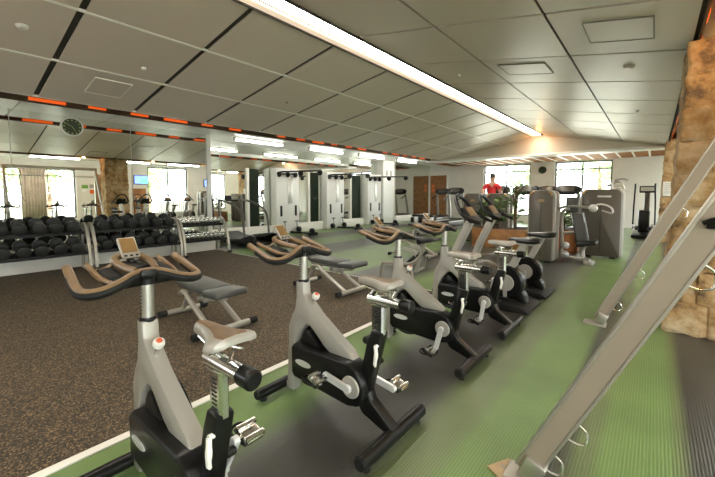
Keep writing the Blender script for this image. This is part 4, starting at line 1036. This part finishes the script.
for A, B in zip(rings, rings[1:]):
    for k in range(n): c.quad(A[k], A[k+1], B[k+1], B[k])
bmesh.ops.remove_doubles(c.bm, verts=c.bm.verts[:], dist=.0001)
o = c.build('cloth', M['curtain'], t); sd = o.modifiers.new('thick', 'SOLIDIFY'); sd.thickness = .008
MB().tube([(0, -.5, 2.46), (0, .5, 2.46)], .014, 8).build('rail', M['steel'], t)

# ------------------------------------------------------------------ outside
struct('ground_outside', MB().box((0, 10, -.30), (90, 90, .1)), M['grass'])
def tree(x, y, h, r, lab):
    t = thing('tree', lab, 'tree', (x, y, -.25), 0, 'trees outside the windows')
    MB().tube([(0, 0, 0), (.1, .05, h*.4), (0, .1, h*.8)], [.16, .12, .05], 8, smooth=3).build('trunk', M['bark'], t)
    c = MB(); rnd = random.Random(int(x*10+y))
    for k in range(900):
        v = Vector((rnd.gauss(0, 1), rnd.gauss(0, 1), rnd.gauss(0, 1))).normalized()*r*(rnd.random()**.4); p = v+Vector((0, 0, h*.72))
        a = Vector((rnd.gauss(0, 1), rnd.gauss(0, 1), rnd.gauss(0, 1))).normalized()*.16; b = a.cross(v).normalized()*.10
        c.quad(p-a, p+b, p+a, p-b)
    c.build('foliage', M['treeleaf'], t)
tree(-6.4, 27, 4.5, 1.7, 'tree outside the left far window, on its left side')
tree(-3.2, 31, 5, 2.2, 'tree outside between the two far windows')
tree(-1.0, 28, 4.2, 1.6, 'tree outside the right far window')
tree(10, 2.0, 4.5, 1.8, 'tree outside window side, nearest in the mirror')
tree(13, 5.0, 5, 2.0, 'tree outside window side, second in the mirror')
tree(12, 10.5, 4.6, 1.8, 'tree outside window side, farthest in the mirror')

# ------------------------------------------------------------------ daylight
w = bpy.data.worlds.new('sky'); SC.world = w; w.use_nodes = True
bg = w.node_tree.nodes['Background']; bg.inputs[0].default_value = (.93, .97, 1.0, 1); bg.inputs[1].default_value = 4.8
sun = lamp('SUN', 'sun', (-20, 0, 20), 14, (1, .96, .88)); sun.data.angle = .02; sun.rotation_euler = Vector((.70, .28, -.66)).to_track_quat('-Z', 'Y').to_euler()
for a, b, c, d in FW:
    o = lamp('AREA', 'sky_portal', ((a+b)/2, YF+.22, (c+d)/2), 1, (1, 1, 1), b-a, (R(-90), 0, 0), d-c); o.data.cycles.is_portal = True
for a, b, c, d in FILL_W:
    o = lamp('AREA', 'sky_portal', ((a+b)/2, YB-.22, (c+d)/2), 1, (1, 1, 1), b-a, (R(90), 0, 0), d-c); o.data.cycles.is_portal = True
for a, b, c, d in RW:
    o = lamp('AREA', 'sky_portal', (XR+.22, (a+b)/2, (c+d)/2), 1, (1, 1, 1), d-c, (0, R(90), 0), b-a); o.data.cycles.is_portal = True

# ------------------------------------------------------------------ camera
F = 358.; PY = 216.
pitch = math.atan((PY-194)/F); yaw = math.atan((655-357.5)*math.cos(pitch)/F)
cam = bpy.data.cameras.new('camera'); co = bpy.data.objects.new('camera', cam); COL.objects.link(co)
co.location = (0, 0, 1.35); co.rotation_euler = (PI/2-pitch, 0, yaw)
cam.sensor_fit = 'HORIZONTAL'; cam.sensor_width = 36; cam.lens = F*36/715
cam.shift_x = 0; cam.shift_y = -(238.5-PY)/715; cam.clip_start = .02
SC.camera = co
SC.view_settings.view_transform = 'Standard'; SC.view_settings.look = 'None'; SC.view_settings.gamma = 1; SC.view_settings.exposure = 1.62
SC.view_settings.use_curve_mapping = False
cy = SC.cycles
cy.max_bounces = 8; cy.diffuse_bounces = 4; cy.glossy_bounces = 5; cy.transparent_max_bounces = 10
cy.sample_clamp_indirect = 4; cy.caustics_reflective = True; cy.caustics_refractive = False
cy.use_denoising = True
